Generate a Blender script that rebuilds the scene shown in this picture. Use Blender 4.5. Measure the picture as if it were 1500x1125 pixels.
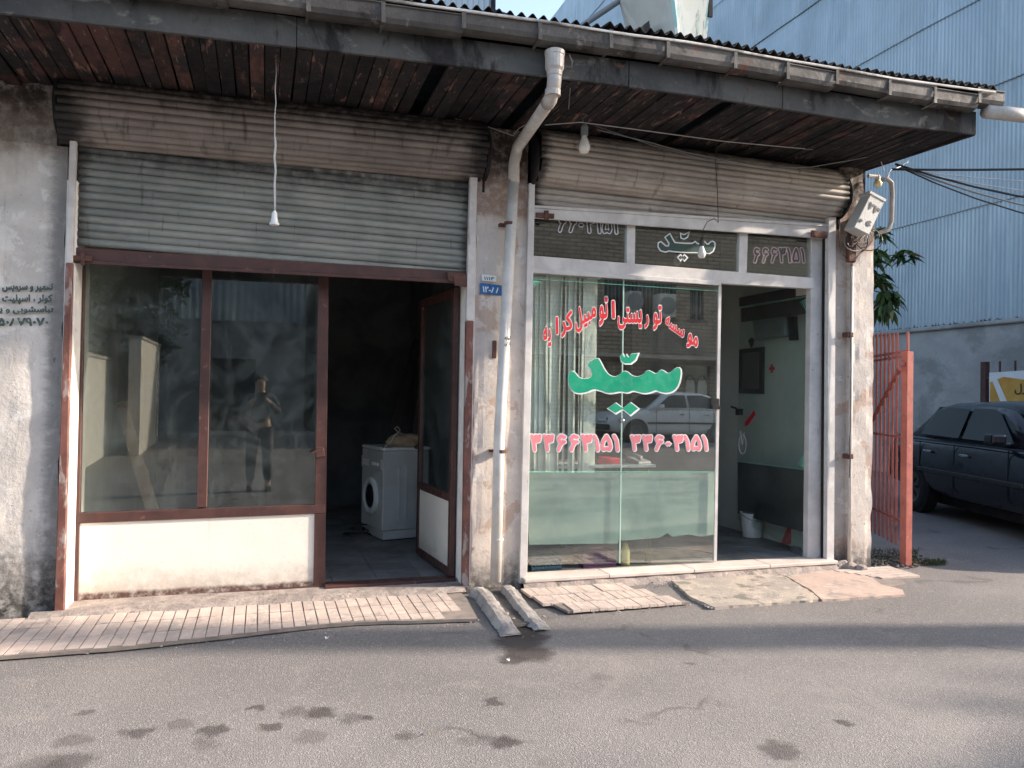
import bpy, bmesh, math, random
from mathutils import Vector, Matrix, noise
random.seed(7)
for o in list(bpy.data.objects): bpy.data.objects.remove(o)
sc = bpy.context.scene
COL = sc.collection
# ---------------------------------------------------------------- camera
F = 1130.0
YAW, PIT, ROL = [math.radians(a) for a in (17.93, 0.98, 0.97)]
CAM = Vector((0, -5.8, 1.5))
FW = Vector((math.sin(YAW)*math.cos(PIT), math.cos(YAW)*math.cos(PIT), math.sin(PIT)))
r_ = Vector((math.cos(YAW), -math.sin(YAW), 0)); u_ = r_.cross(FW)
RT = math.cos(ROL)*r_ + math.sin(ROL)*u_
UP = -math.sin(ROL)*r_ + math.cos(ROL)*u_
cam = bpy.data.cameras.new('camera'); camo = bpy.data.objects.new('camera', cam); COL.objects.link(camo)
cam.sensor_width = 36; cam.lens = 36*F/1500; cam.clip_start = .01; cam.clip_end = 600
camo.matrix_world = Matrix(((RT.x, UP.x, -FW.x, CAM.x), (RT.y, UP.y, -FW.y, CAM.y), (RT.z, UP.z, -FW.z, CAM.z), (0, 0, 0, 1)))
sc.camera = camo
# ---------------------------------------------------------------- light
SUN_AZ, SUN_EL = math.radians(76), math.radians(24)      # azimuth measured from -Y towards +X
sdir = Vector((math.sin(SUN_AZ)*math.cos(SUN_EL), -math.cos(SUN_AZ)*math.cos(SUN_EL), math.sin(SUN_EL)))
w = bpy.data.worlds.new('World'); sc.world = w; w.use_nodes = True
nt = w.node_tree; bg = nt.nodes['Background']
sky = nt.nodes.new('ShaderNodeTexSky'); sky.sky_type = 'NISHITA'; sky.sun_disc = False
sky.sun_elevation = SUN_EL; sky.sun_rotation = math.atan2(sdir.x, sdir.y)
sky.air_density = 1.0; sky.dust_density = 1.6; sky.ozone_density = 1.0
hs_ = nt.nodes.new('ShaderNodeHueSaturation'); hs_.inputs['Saturation'].default_value = .88; nt.links.new(sky.outputs[0], hs_.inputs['Color']); nt.links.new(hs_.outputs[0], bg.inputs[0]); bg.inputs[1].default_value = 0.15
sl = bpy.data.lights.new('sun', 'SUN'); sl.energy = 3.15; sl.angle = math.radians(1.2); sl.color = (1, .86, .72)
so = bpy.data.objects.new('sun', sl); COL.objects.link(so)
so.rotation_euler = sdir.to_track_quat('Z', 'Y').to_euler(); so.location = (0, 0, 30)
sc.view_settings.view_transform = 'Standard'; sc.view_settings.look = 'None'
sc.view_settings.exposure = 1.68; sc.view_settings.gamma = 1; sc.view_settings.use_curve_mapping = False
sc.cycles.max_bounces = 8; sc.cycles.diffuse_bounces = 4; sc.cycles.transparent_max_bounces = 16
# ---------------------------------------------------------------- helpers: where a picture point lies on a plane
def ray(x, y): return FW + RT*((x-750)/F) + UP*((562.5-y)/F)
def at(x, y, Y=0.0):
    d = ray(x, y); return CAM + d*((Y-CAM.y)/d.y)
def gr(x, y, Z=0.0):
    d = ray(x, y); return CAM + d*((Z-CAM.z)/d.z)
def ax(x, y, X):
    d = ray(x, y); return CAM + d*((X-CAM.x)/d.x)
def rnd(a, b): return random.uniform(a, b)
# ---------------------------------------------------------------- helpers: objects
def tag(o, label=None, cat=None, group=None, kind=None):
    if label: o['label'] = label
    if cat: o['category'] = cat
    if group: o['group'] = group
    if kind: o['kind'] = kind
    return o
def empty(name, loc=(0, 0, 0), rz=0, label=None, cat=None, group=None, kind=None):
    o = bpy.data.objects.new(name, None); COL.objects.link(o); o.empty_display_size = .1
    o.location = loc; o.rotation_euler = (0, 0, rz)
    return tag(o, label, cat, group, kind)
def wloc(o):
    v = Vector((0, 0, 0))
    while o: v = v + o.location; o = o.parent
    return v
def mesh(name, verts, faces, m, parent=None, smooth=False, local=False, loc=None):
    """verts in world space unless local"""
    off = Vector((0, 0, 0))
    if not local:
        off = wloc(parent) if parent else Vector((0, 0, 0))
    me = bpy.data.meshes.new(name)
    me.from_pydata([tuple(Vector(v)-off) for v in verts], [], faces)
    me.materials.append(m)
    if smooth: me.polygons.foreach_set('use_smooth', [True]*len(me.polygons))
    me.update()
    o = bpy.data.objects.new(name, me); COL.objects.link(o)
    if parent: o.parent = parent
    if loc is not None: o.location = loc
    return o
def inst(src, parent, loc, rot=(0, 0, 0), scale=None, mat=None):
    o = src.copy(); COL.objects.link(o); o.parent = parent; o.location = loc; o.rotation_euler = rot
    if scale: o.scale = scale
    return o
class MB:
    def __init__(s): s.v = []; s.f = []
    def add(s, vs, fs):
        n = len(s.v); s.v += [Vector(v) for v in vs]; s.f += [tuple(i+n for i in f) for f in fs]; return s
    def box(s, x0, x1, y0, y1, z0, z1):
        return s.add([(x, y, z) for z in (z0, z1) for y in (y0, y1) for x in (x0, x1)],
              [(0, 2, 3, 1), (4, 5, 7, 6), (0, 1, 5, 4), (2, 6, 7, 3), (0, 4, 6, 2), (1, 3, 7, 5)])
    def prism(s, pts, d):
        """closed polygon in 3D pushed by vector d"""
        n = len(pts); d = Vector(d); a = [Vector(p) for p in pts]; b = [p+d for p in a]
        return s.add(a+b, [tuple(range(n-1, -1, -1)), tuple(range(n, 2*n))] + [(i, (i+1) % n, n+(i+1) % n, n+i) for i in range(n)])
    def slab(s, px, Y, th=.02):
        """picture outline lying on the plane Y, th thick away from the street"""
        return s.prism([at(x, y, Y) for x, y in px], (0, th, 0))
    def tube(s, pts, r, n=8, cap=True):
        pts = [Vector(p) for p in pts]; m = len(pts)
        rs = r if isinstance(r, (list, tuple)) else [r]*m
        rings = []; prev = None
        for i, p in enumerate(pts):
            t = (pts[min(i+1, m-1)]-pts[max(i-1, 0)])
            if t.length < 1e-9: t = Vector((0, 0, 1))
            t.normalize()
            if prev is None:
                a = t.orthogonal().normalized()
            else:
                a = prev - t*prev.dot(t)
                a = a.normalized() if a.length > 1e-6 else t.orthogonal().normalized()
            prev = a; b = t.cross(a)
            rings.append([p + (a*math.cos(2*math.pi*k/n)+b*math.sin(2*math.pi*k/n))*rs[i] for k in range(n)])
        vs = [v for R in rings for v in R]; fs = []
        for i in range(m-1):
            for k in range(n):
                fs.append((i*n+k, i*n+(k+1) % n, (i+1)*n+(k+1) % n, (i+1)*n+k))
        if cap: fs += [tuple(range(n-1, -1, -1)), tuple(range((m-1)*n, m*n))]
        return s.add(vs, fs)
    def beam(s, a, b, w_, h_, up=(0, 0, 1)):
        a, b = Vector(a), Vector(b); t = (b-a).normalized(); upv = Vector(up)
        sx = t.cross(upv); sx = sx.normalized() if sx.length > 1e-5 else t.orthogonal().normalized(); uy = sx.cross(t)
        q = [sx*w_/2*i+uy*h_/2*j for i, j in ((-1, -1), (1, -1), (1, 1), (-1, 1))]
        return s.prism([a+c for c in q], b-a)
    def lathe(s, c, prof, n=16, axis=(0, 0, 1)):
        """prof = [(r, h)...] about axis through c"""
        A = Vector(axis).normalized(); a = A.orthogonal().normalized(); b = A.cross(a); c = Vector(c)
        vs = [c+A*h+(a*math.cos(2*math.pi*k/n)+b*math.sin(2*math.pi*k/n))*r for r, h in prof for k in range(n)]
        fs = [(i*n+k, i*n+(k+1) % n, (i+1)*n+(k+1) % n, (i+1)*n+k) for i in range(len(prof)-1) for k in range(n)]
        fs += [tuple(range(n-1, -1, -1)), tuple(range((len(prof)-1)*n, len(prof)*n))]
        return s.add(vs, fs)
    def build(s, name, m, parent=None, smooth=False, bevel=0, local=False, loc=None, seg=1):
        o = mesh(name, s.v, s.f, m, parent, smooth, local, loc)
        bm = bmesh.new(); bm.from_mesh(o.data); bmesh.ops.recalc_face_normals(bm, faces=bm.faces)
        if bevel:
            ed = [e for e in bm.edges if len(e.link_faces) == 2 and e.calc_face_angle(0) > .5]
            bmesh.ops.bevel(bm, geom=ed, offset=bevel, segments=seg, affect='EDGES', profile=.5)
        bm.to_mesh(o.data); bm.free()
        return o
def catenary(a, b, sag, n=12):
    a, b = Vector(a), Vector(b)
    return [a.lerp(b, i/n) - Vector((0, 0, sag*4*(i/n)*(1-i/n))) for i in range(n+1)]
def wob(pts, amp, n=4):
    """insert points and shake them: for loose wires"""
    out = []
    for a, b in zip(pts[:-1], pts[1:]):
        for i in range(n):
            p = Vector(a).lerp(Vector(b), i/n); out.append(p+Vector((rnd(-amp, amp), rnd(-amp, amp), rnd(-amp, amp))))
    return out+[Vector(pts[-1])]
# ---------------------------------------------------------------- helpers: materials
class NT:
    def __init__(s, name):
        s.m = bpy.data.materials.new(name); s.m.use_nodes = True; s.t = s.m.node_tree
        s.b = s.t.nodes['Principled BSDF']; s.out = s.t.nodes['Material Output']
        s.geo = s.t.nodes.new('ShaderNodeNewGeometry'); s.P = s.geo.outputs['Position']
    def n(s, k, **kw):
        x = s.t.nodes.new(k)
        for a, b in kw.items(): setattr(x, a, b)
        return x
    def L(s, a, b): s.t.links.new(a, b)
    def scl(s, v):
        x = s.n('ShaderNodeMapping'); x.inputs['Scale'].default_value = v; s.L(s.P, x.inputs[0]); return x.outputs[0]
    def noise(s, scale, detail=5, rough=.6, dist=0, vec=None):
        x = s.n('ShaderNodeTexNoise'); x.inputs['Scale'].default_value = scale; x.inputs['Detail'].default_value = detail
        x.inputs['Roughness'].default_value = rough; x.inputs['Distortion'].default_value = dist
        s.L(vec or s.P, x.inputs['Vector']); return x.outputs['Fac']
    def ramp(s, v, lo, hi, a=0., b=1.):
        x = s.n('ShaderNodeMapRange', interpolation_type='SMOOTHSTEP'); s.L(v, x.inputs[0])
        for i, q in enumerate((lo, hi, a, b)): x.inputs[i+1].default_value = q
        return x.outputs[0]
    def math(s, op, a, b=None, clamp=False):
        x = s.n('ShaderNodeMath', operation=op, use_clamp=clamp)
        for i, q in enumerate((a, b)):
            if q is None: continue
            if isinstance(q, (int, float)): x.inputs[i].default_value = q
            else: s.L(q, x.inputs[i])
        return x.outputs[0]
    def mix(s, f, a, b, mode='MIX'):
        x = s.n('ShaderNodeMix', data_type='RGBA', blend_type=mode)
        for i, q in ((0, f), (6, a), (7, b)):
            if isinstance(q, (int, float)): x.inputs[i].default_value = q
            elif isinstance(q, (tuple, list)): x.inputs[i].default_value = (*q[:3], 1)
            else: s.L(q, x.inputs[i])
        return x.outputs[2]
    def sep(s):
        x = s.n('ShaderNodeSeparateXYZ'); s.L(s.P, x.inputs[0]); return x.outputs
    def bump(s, h, strength=.5, dist=.01):
        x = s.n('ShaderNodeBump'); x.inputs['Strength'].default_value = strength; x.inputs['Distance'].default_value = dist
        s.L(h, x.inputs['Height']); s.L(x.outputs[0], s.b.inputs['Normal']); return x
def surf(name, c1, c2=None, scale=3, lo=.35, hi=.65, patches=(), rough=.8, metal=0, spec=.35, bump=.3, bscale=40, bdist=.006,
         rand=0, stretch=None, zdirt=None, detail=6, xsoot=None, pits=0):
    """weathered surface: two tones, then patches (colour, scale, lo, hi, stretch), then dirt that climbs from a level"""
    s = NT(name); v = s.scl(stretch) if stretch else None
    c = s.mix(s.ramp(s.noise(scale, detail, .62, .3, v), lo, hi), c1, c2 or c1)
    for p in patches:
        pv = s.scl(p[4]) if len(p) > 4 and p[4] else None
        a = p[5] if len(p) > 5 else 1.
        c = s.mix(s.ramp(s.noise(p[1], 7, .65, .4, pv), p[2], p[3], 0, a), c, p[0])
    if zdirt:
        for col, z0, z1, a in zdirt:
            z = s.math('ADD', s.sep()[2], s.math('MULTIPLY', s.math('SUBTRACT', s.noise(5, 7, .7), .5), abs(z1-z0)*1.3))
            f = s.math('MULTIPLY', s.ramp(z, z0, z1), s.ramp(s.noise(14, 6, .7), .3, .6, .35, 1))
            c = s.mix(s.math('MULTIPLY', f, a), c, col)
    if xsoot:
        col, xs_, wd_, am_ = xsoot; X_ = s.math('ADD', s.sep()[0], s.math('MULTIPLY', s.math('SUBTRACT', s.noise(7, 6, .7, 0, s.scl((1, 1, 2.5))), .5), wd_*1.6))
        for x_ in xs_:
            d_ = s.math('ABSOLUTE', s.math('SUBTRACT', X_, x_)); c = s.mix(s.ramp(d_, wd_*.15, wd_, am_, 0), c, col)
    if pits:
        c = s.mix(s.ramp(s.noise(55, 4, .6), .66, .70, 0, pits), c, (.07, .06, .055))
        c = s.mix(s.ramp(s.noise(2.2, 9, .75, 0, s.scl((3.5, 3.5, .35))), .56, .70, 0, pits*.6), c, (.16, .14, .125))
    if rand:
        oi = s.n('ShaderNodeObjectInfo'); h = s.n('ShaderNodeHueSaturation'); s.L(c, h.inputs['Color'])
        s.L(s.ramp(oi.outputs['Random'], 0, 1, 1-rand, 1+rand), h.inputs['Value']); c = h.outputs[0]
    s.L(c, s.b.inputs['Base Color'])
    s.L(s.ramp(s.noise(scale*2.3, 4), .3, .7, max(rough-.12, .05), min(rough+.1, 1)), s.b.inputs['Roughness'])
    s.b.inputs['Metallic'].default_value = metal; s.b.inputs['Specular IOR Level'].default_value = spec
    if bump: s.bump(s.math('ADD', s.noise(bscale, 6, .7), s.math('MULTIPLY', s.noise(scale*1.7, 5), .8)), bump, bdist)
    return s.m
def glass(name, tint=(.93, .97, .95), ior=1.6, dust=.04, dustcol=(.6, .62, .58), rgh=0):
    s = NT(name); t = s.t
    tr = s.n('ShaderNodeBsdfTransparent'); tr.inputs[0].default_value = (*tint, 1)
    gl = s.n('ShaderNodeBsdfGlossy'); gl.inputs['Roughness'].default_value = rgh; gl.inputs[0].default_value = (.97, 1, .98, 1)
    lw = s.n('ShaderNodeLayerWeight'); lw.inputs[0].default_value = .5; f0 = ((ior-1)/(ior+1))**2
    frs = s.math('ADD', s.math('MULTIPLY', s.math('POWER', lw.outputs['Facing'], 5), 1-f0), f0)
    wv = s.n('ShaderNodeBump'); wv.inputs['Strength'].default_value = .04; wv.inputs['Distance'].default_value = .01
    s.L(s.noise(1.3, 1), wv.inputs['Height']); s.L(wv.outputs[0], gl.inputs['Normal'])
    m1 = s.n('ShaderNodeMixShader'); s.L(frs, m1.inputs[0]); s.L(tr.outputs[0], m1.inputs[1]); s.L(gl.outputs[0], m1.inputs[2])
    df = s.n('ShaderNodeBsdfDiffuse'); df.inputs[0].default_value = (*dustcol, 1)
    m2 = s.n('ShaderNodeMixShader'); s.L(s.math('MULTIPLY', s.math('ADD', s.ramp(s.noise(2.2, 9, .72, 1.5), .40, .68, .2, 1.3), s.ramp(s.noise(3, 8, .75, 0, s.scl((5, 5, .6))), .55, .75, 0, 1.2)), dust), m2.inputs[0])
    s.L(m1.outputs[0], m2.inputs[1]); s.L(df.outputs[0], m2.inputs[2]); s.L(m2.outputs[0], s.out.inputs[0])
    return s.m
def plain(name, c, rough=.5, metal=0, spec=.5, var=.12, bump=.05):
    d = tuple(x*(1-var) for x in c)
    return surf(name, c, d, scale=6, rough=rough, metal=metal, spec=spec, bump=bump, bscale=60)
M = {}
M['plaster'] = surf('weathered_plaster', (.62, .575, .53), (.47, .44, .41), 2.6, patches=[
    ((.70, .67, .63), 4, .54, .60, None, .7), ((.29, .22, .175), 1.5, .62, .64), ((.36, .33, .30), 2.2, .50, .72, (3, 3, .5), .6), ((.15, .14, .13), 9, .67, .71, None, .8)],
    rough=.92, bump=.7, bscale=34, bdist=.008, pits=.7, detail=9, xsoot=((.05, .045, .04), (-1.30,), .10, .5),
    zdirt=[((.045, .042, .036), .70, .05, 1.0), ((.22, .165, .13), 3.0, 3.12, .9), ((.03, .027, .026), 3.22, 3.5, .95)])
M['plaster2'] = surf('pier_plaster', (.64, .565, .505), (.50, .455, .42), 3.2, patches=[
    ((.42, .29, .22), 2.6, .56, .60, None, .65), ((.70, .67, .63), 6, .55, .62, None, .6), ((.18, .16, .14), 10, .66, .70, None, .8)],
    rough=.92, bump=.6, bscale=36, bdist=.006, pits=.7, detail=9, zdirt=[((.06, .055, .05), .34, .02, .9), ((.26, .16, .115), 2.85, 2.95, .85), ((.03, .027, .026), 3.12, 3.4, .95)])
M['white_jamb'] = surf('white_painted_plaster', (.78, .76, .73), (.66, .63, .6), 6, patches=[((.30, .2, .16), 9, .66, .7, None, .8)], rough=.85, bump=.5)
M['cream'] = surf('cream_painted_sheet', (.80, .74, .66), (.74, .68, .60), 1.6, patches=[
    ((.55, .43, .30), 3.2, .62, .8, None, .5), ((.25, .17, .12), 16, .70, .73, None, .9)], rough=.55, bump=.2, bscale=22, detail=9, pits=.25,
    zdirt=[((.30, .22, .16), .30, .08, .5), ((.10, .05, .04), .105, .075, 1.0)])
M['brown'] = surf('maroon_brown_paint', (.088, .040, .034), (.062, .031, .028), 8, patches=[
    ((.30, .16, .12), 14, .62, .72, None, .5), ((.35, .27, .22), 30, .68, .72, None, .8)], rough=.5, bump=.25, bscale=50)
M['brown_guide'] = surf('maroon_guide_paint', (.20, .085, .066), (.12, .05, .04), 6, patches=[
    ((.38, .34, .32), 4, .52, .62, (3, 3, 1), .7), ((.42, .22, .17), 16, .62, .68, None, .6)], rough=.6, bump=.3)
M['grey_guide'] = surf('grey_white_guide_paint', (.60, .57, .55), (.48, .44, .42), 6, patches=[
    ((.30, .17, .11), 10, .62, .68, (1, 1, .4), .7)], rough=.55, bump=.3)
M['white_frame'] = surf('off_white_metal_frame', (.62, .60, .58), (.50, .48, .47), 5, patches=[
    ((.32, .25, .2), 12, .64, .7, None, .6), ((.40, .38, .37), 3, .45, .7, None, .5)], rough=.5, bump=.2)
M['shut_l'] = surf('grey_green_shutter_metal', (.265, .27, .245), (.19, .20, .182), 1.5, patches=[
    ((.34, .335, .30), 2.0, .45, .7, (1, 1, 3), .6), ((.07, .065, .06), 5, .60, .70, (6, 1, .5), .7), ((.22, .13, .09), 11, .68, .73, None, .5)],
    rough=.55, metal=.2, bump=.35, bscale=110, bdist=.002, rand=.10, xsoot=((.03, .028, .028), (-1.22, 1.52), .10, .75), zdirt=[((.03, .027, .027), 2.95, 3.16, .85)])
M['shut_coil'] = surf('brown_grey_coil_metal', (.29, .25, .225), (.19, .165, .15), 1.6, patches=[
    ((.05, .042, .04), 3.2, .56, .7, (5, 1, 1), .7), ((.36, .32, .29), 5, .55, .7, (.7, 1, 4), .5)], rough=.6, metal=.2, bump=.35, bscale=110, bdist=.002, rand=.10,
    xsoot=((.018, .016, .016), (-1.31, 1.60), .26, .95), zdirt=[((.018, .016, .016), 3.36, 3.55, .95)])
M['shut_r'] = surf('warm_grey_shutter_metal', (.46, .415, .37), (.33, .295, .265), 1.6, patches=[
    ((.08, .065, .06), 3.6, .58, .70, (5, 1, .7), .6), ((.54, .49, .45), 5, .5, .7, (.7, 1, 4), .5)], rough=.55, metal=.15, bump=.35, bscale=110, bdist=.002, rand=.08,
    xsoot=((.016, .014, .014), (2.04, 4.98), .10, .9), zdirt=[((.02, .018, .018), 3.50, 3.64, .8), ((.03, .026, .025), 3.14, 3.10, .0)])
M['plank'] = surf('rotten_painted_plank', (.026, .021, .023), (.016, .014, .016), 3, patches=[
    ((.105, .048, .040), 1.1, .53, .61, (1.3, 1, 1), .7), ((.27, .16, .125), 3.2, .58, .66, (7, 1.2, 1), .7), ((.42, .33, .28), 5, .64, .69, (16, 1.4, 1), .7), ((.006, .006, .008), 1.6, .50, .62, (2, 1, 1), .85)],
    rough=.88, bump=.9, bscale=34, bdist=.012, rand=.25, detail=9)
M['plank_pale'] = surf('peeled_plank', (.10, .05, .04), (.05, .03, .028), 6, stretch=(6, 1, 1), patches=[((.02, .018, .02), 3, .42, .58, None, .95), ((.36, .26, .2), 6, .60, .68, (14, 1.2, 1), .8)], rough=.9, bump=.8, bscale=30, rand=.3)
M['fascia'] = surf('stained_grey_fascia', (.085, .085, .082), (.045, .046, .048), 2.2, patches=[
    ((.22, .21, .19), 3.0, .56, .66, (1, 1, 2), .7), ((.010, .010, .011), 1.7, .52, .62, (2.2, 1, .8), .9), ((.15, .08, .06), 4, .64, .70, None, .7)], rough=.85, bump=.8, bscale=30, bdist=.01, detail=9)
M['gutter'] = surf('rusty_galvanised_gutter', (.105, .10, .095), (.06, .056, .055), 3, patches=[
    ((.15, .06, .04), 2.3, .58, .64, None, .8), ((.25, .24, .22), 6, .58, .66, None, .6), ((.015, .014, .014), 4, .56, .66, None, .8)], rough=.75, metal=.15, bump=.6, detail=9, rand=.2)
M['lip'] = surf('pale_gutter_lip', (.68, .66, .62), (.5, .47, .44), 6, patches=[((.2, .1, .07), 5, .6, .68, None, .8), ((.05, .045, .04), 1.2, .5, .6, None, .8)], rough=.6)
M['roofsheet'] = surf('black_weathered_roof_sheet', (.018, .017, .017), (.010, .009, .010), 5, patches=[((.06, .04, .03), 8, .6, .7, None, .7)], rough=.85, bump=.4)
M['pvc'] = surf('old_white_pvc', (.66, .64, .60), (.54, .51, .48), 4, patches=[((.30, .26, .23), 6, .6, .75, (2, 2, .6), .6)], rough=.4, bump=.1,
    zdirt=[((.25, .2, .17), 2.6, 3.1, .5)])
M['rust'] = surf('rust_brown_iron', (.13, .06, .045), (.08, .04, .032), 9, rough=.8, bump=.5)
M['dark'] = surf('soot_black', (.012, .012, .013), (.02, .018, .018), 4, rough=.95, bump=.2)
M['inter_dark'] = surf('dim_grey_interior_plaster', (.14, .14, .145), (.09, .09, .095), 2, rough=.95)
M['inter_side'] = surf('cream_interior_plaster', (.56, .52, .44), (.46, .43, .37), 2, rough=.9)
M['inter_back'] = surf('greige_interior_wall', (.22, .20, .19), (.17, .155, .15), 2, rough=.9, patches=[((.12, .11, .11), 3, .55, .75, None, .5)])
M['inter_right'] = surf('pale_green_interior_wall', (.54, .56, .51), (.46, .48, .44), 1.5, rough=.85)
M['floor_dark'] = surf('dusty_floor_tile', (.20, .19, .185), (.13, .125, .12), 3, rough=.75, bump=.2, rand=.12)
M['floor_r'] = surf('grey_floor_tile', (.26, .25, .23), (.17, .165, .155), 3, rough=.5, bump=.2, rand=.15)
M['joint'] = surf('joint_dirt', (.27, .225, .195), (.19, .165, .145), 8, rough=.95)
M['paver'] = surf('pink_beige_paver', (.60, .48, .41), (.46, .38, .33), 5, patches=[
    ((.34, .29, .26), 7, .55, .66, None, .75), ((.62, .55, .49), 16, .55, .66, None, .7), ((.20, .17, .15), 4, .62, .70, None, .6)], rough=.95, bump=1.0, bscale=70, bdist=.006, rand=.06, detail=9)
M['sillstone'] = surf('pale_pink_sill_stone', (.64, .55, .49), (.54, .46, .41), 5, patches=[((.35, .28, .23), 8, .6, .75, None, .6)], rough=.6, bump=.2, rand=.06)
M['roughcon'] = surf('rough_mortar_edge', (.40, .34, .30), (.26, .22, .2), 9, patches=[((.12, .1, .09), 12, .6, .68, None, .8)], rough=.95, bump=1, bscale=40, bdist=.015)
M['yellowcon'] = surf('yellowed_concrete_patch', (.46, .39, .32), (.33, .29, .25), 3, detail=9, patches=[((.15, .14, .12), 3.2, .56, .60, None, .7), ((.54, .45, .37), 7, .55, .60, None, .7), ((.30, .28, .26), 14, .55, .62, None, .6)], rough=.9, bump=.8, bscale=35, bdist=.01)
M['pinkcon'] = surf('pink_tile_patch', (.52, .38, .31), (.42, .33, .28), 3, detail=9, patches=[((.28, .24, .21), 5, .56, .62, None, .7), ((.56, .47, .41), 11, .55, .60, None, .6), ((.16, .14, .13), 3, .60, .66, None, .6)], rough=.85, bump=.5, bscale=40)
M['kerbcon'] = surf('worn_kerb_concrete', (.42, .38, .34), (.30, .27, .25), 6, patches=[((.13, .12, .11), 7, .55, .66, None, .8)], rough=.92, bump=.9, bscale=35, bdist=.01)
M['channel'] = surf('damp_channel_mortar', (.13, .115, .105), (.05, .046, .043), 5, rough=.85, bump=.6)
M['glass'] = glass('shop_glass', (.93, .97, .955), 1.7, .05, (.40, .46, .45), .012)
M['glass_r'] = glass('office_glass', (.945, .985, .965), 2.35, .02)
M['glass_in'] = glass('door_leaf_glass', (.93, .97, .955), 1.6, .04)
M['glass_edge'] = plain('glass_edge_green', (.45, .62, .55), .15)
M['green_tape'] = plain('pale_green_tape', (.28, .86, .64), .5)
M['green_paint'] = plain('emerald_vinyl', (.005, .30, .17), .4, var=.06)
M['green_dark'] = plain('dark_green_vinyl', (.012, .05, .04), .5)
M['red_paint'] = plain('red_vinyl', (.62, .02, .03), .4)
M['pink_paint'] = plain('faded_pink_vinyl', (.72, .22, .26), .45)
M['pink_pale'] = plain('pale_pink_vinyl', (.70, .48, .46), .5)
M['white_paint'] = plain('white_vinyl', (.74, .76, .76), .45)
M['film'] = surf('green_grey_film_board', (.40, .49, .44), (.29, .37, .335), 2.2, patches=[((.50, .58, .53), 3, .5, .75, None, .6), ((.22, .27, .25), 5, .62, .75, None, .5)], rough=.6, bump=.08)
M['film_dark'] = surf('dark_brown_film', (.075, .07, .068), (.055, .05, .05), 3, rough=.5)
M['blind'] = plain('white_blind_fabric', (.82, .82, .78), .8)
M['ltext'] = surf('worn_black_green_stencil', (.05, .08, .07), (.09, .12, .11), 30, patches=[((.42, .43, .41), 40, .58, .64, None, .8)], rough=.9, bump=0)
M['blackplastic'] = plain('black_plastic', (.02, .02, .022), .4)
M['white_enamel'] = plain('white_enamel', (.72, .72, .70), .35)
M['grey_enamel'] = surf('chalky_grey_enamel', (.50, .50, .49), (.42, .42, .41), 3, rough=.45, patches=[((.3, .27, .24), 12, .66, .72, None, .5)])
M['bulb'] = plain('frosted_bulb_glass', (.74, .72, .66), .25)
M['bulb_y'] = plain('yellowish_bulb_glass', (.78, .68, .42), .25)
M['cable_b'] = plain('black_cable', (.02, .022, .025), .6)
M['cable_w'] = plain('pale_cable', (.50, .50, .50), .6)
M['cable_g'] = plain('grey_cable', (.20, .21, .22), .6)
M['blue_plate'] = plain('blue_enamel_plate', (.03, .13, .34), .35)
M['red_gate'] = surf('brick_red_gate_paint', (.46, .14, .105), (.34, .10, .08), 7, patches=[((.5, .28, .22), 14, .62, .68, None, .5), ((.12, .06, .045), 8, .60, .65, None, .8)], rough=.55, bump=.25)
M['metal_blue'] = surf('blue_grey_corrugated_cladding', (.35, .415, .46), (.275, .335, .38), .45, stretch=(1, 1, .5), patches=[
    ((.42, .49, .53), 1.1, .5, .72, (1, 3.5, .25), .7), ((.17, .22, .27), 2.3, .58, .72, (1, 5, .2), .5), ((.25, .19, .16), 6, .68, .74, (1, 2, .5), .5)], rough=.5, metal=.3, bump=.12, bscale=12, rand=.05, detail=9)
M['metal_pale'] = surf('pale_galvanised_cladding', (.44, .48, .50), (.36, .41, .44), .6, stretch=(2, 1, .3), rough=.45, metal=.3, bump=.1, bscale=10)
M['concrete'] = surf('mouldy_grey_render', (.34, .335, .325), (.26, .255, .25), .9, patches=[
    ((.17, .17, .168), 1.0, .50, .62, (1, 1, 1.4), .6), ((.36, .37, .38), 1.6, .55, .7, None, .6)], rough=.95, bump=.6, bscale=14, bdist=.02)
M['car_dark'] = surf('dark_blue_black_car_paint', (.008, .010, .015), (.010, .012, .018), 3, rough=.18, spec=.6, bump=0)
M['car_white'] = surf('white_car_paint', (.70, .70, .69), (.66, .66, .65), 3, rough=.25, spec=.5, bump=0)
M['car_glass'] = plain('dark_car_glass', (.008, .011, .014), .05, spec=.8, bump=0)
M['tyre'] = plain('tyre_rubber', (.02, .02, .02), .85)
M['alloy'] = plain('dull_alloy', (.12, .12, .125), .5, .5)
M['chrome'] = plain('dull_chrome', (.5, .5, .52), .25, .9)
M['leaf'] = surf('dark_mango_leaf', (.035, .085, .025), (.07, .13, .035), 7, rough=.45, bump=0, rand=.3)
M['leaf_dry'] = surf('pale_yellow_leaf', (.33, .34, .17), (.22, .25, .1), 7, rough=.6, bump=0)
M['weed'] = surf('weed_green', (.045, .07, .025), (.08, .08, .04), 12, rough=.8, bump=0)
M['stem'] = plain('grey_brown_stem', (.14, .11, .08), .85)
M['signbeige'] = surf('dusty_beige_sign_metal', (.48, .46, .41), (.42, .40, .36), 3, rough=.7, patches=[((.2, .17, .14), 6, .62, .7, None, .6)])
M['signface'] = surf('printed_sign_sheet', (.84, .84, .74), (.80, .80, .70), 2, rough=.5, patches=[((.28, .52, .50), 2.0, .56, .575, (1, 1, .5), .8), ((.42, .36, .26), 2.6, .60, .61, (1, 1, .6), .8)])
M['skin'] = plain('skin', (.45, .28, .20), .6)
M['hair'] = plain('dark_hair', (.02, .016, .014), .7)
M['jacket'] = plain('dark_jacket', (.05, .05, .055), .85)
M['trousers'] = plain('grey_trousers', (.09, .09, .10), .85)
M['wood_dark'] = plain('dark_timber', (.06, .05, .045), .8)
M['wood_brown'] = plain('brown_board', (.16, .10, .06), .8)
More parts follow.
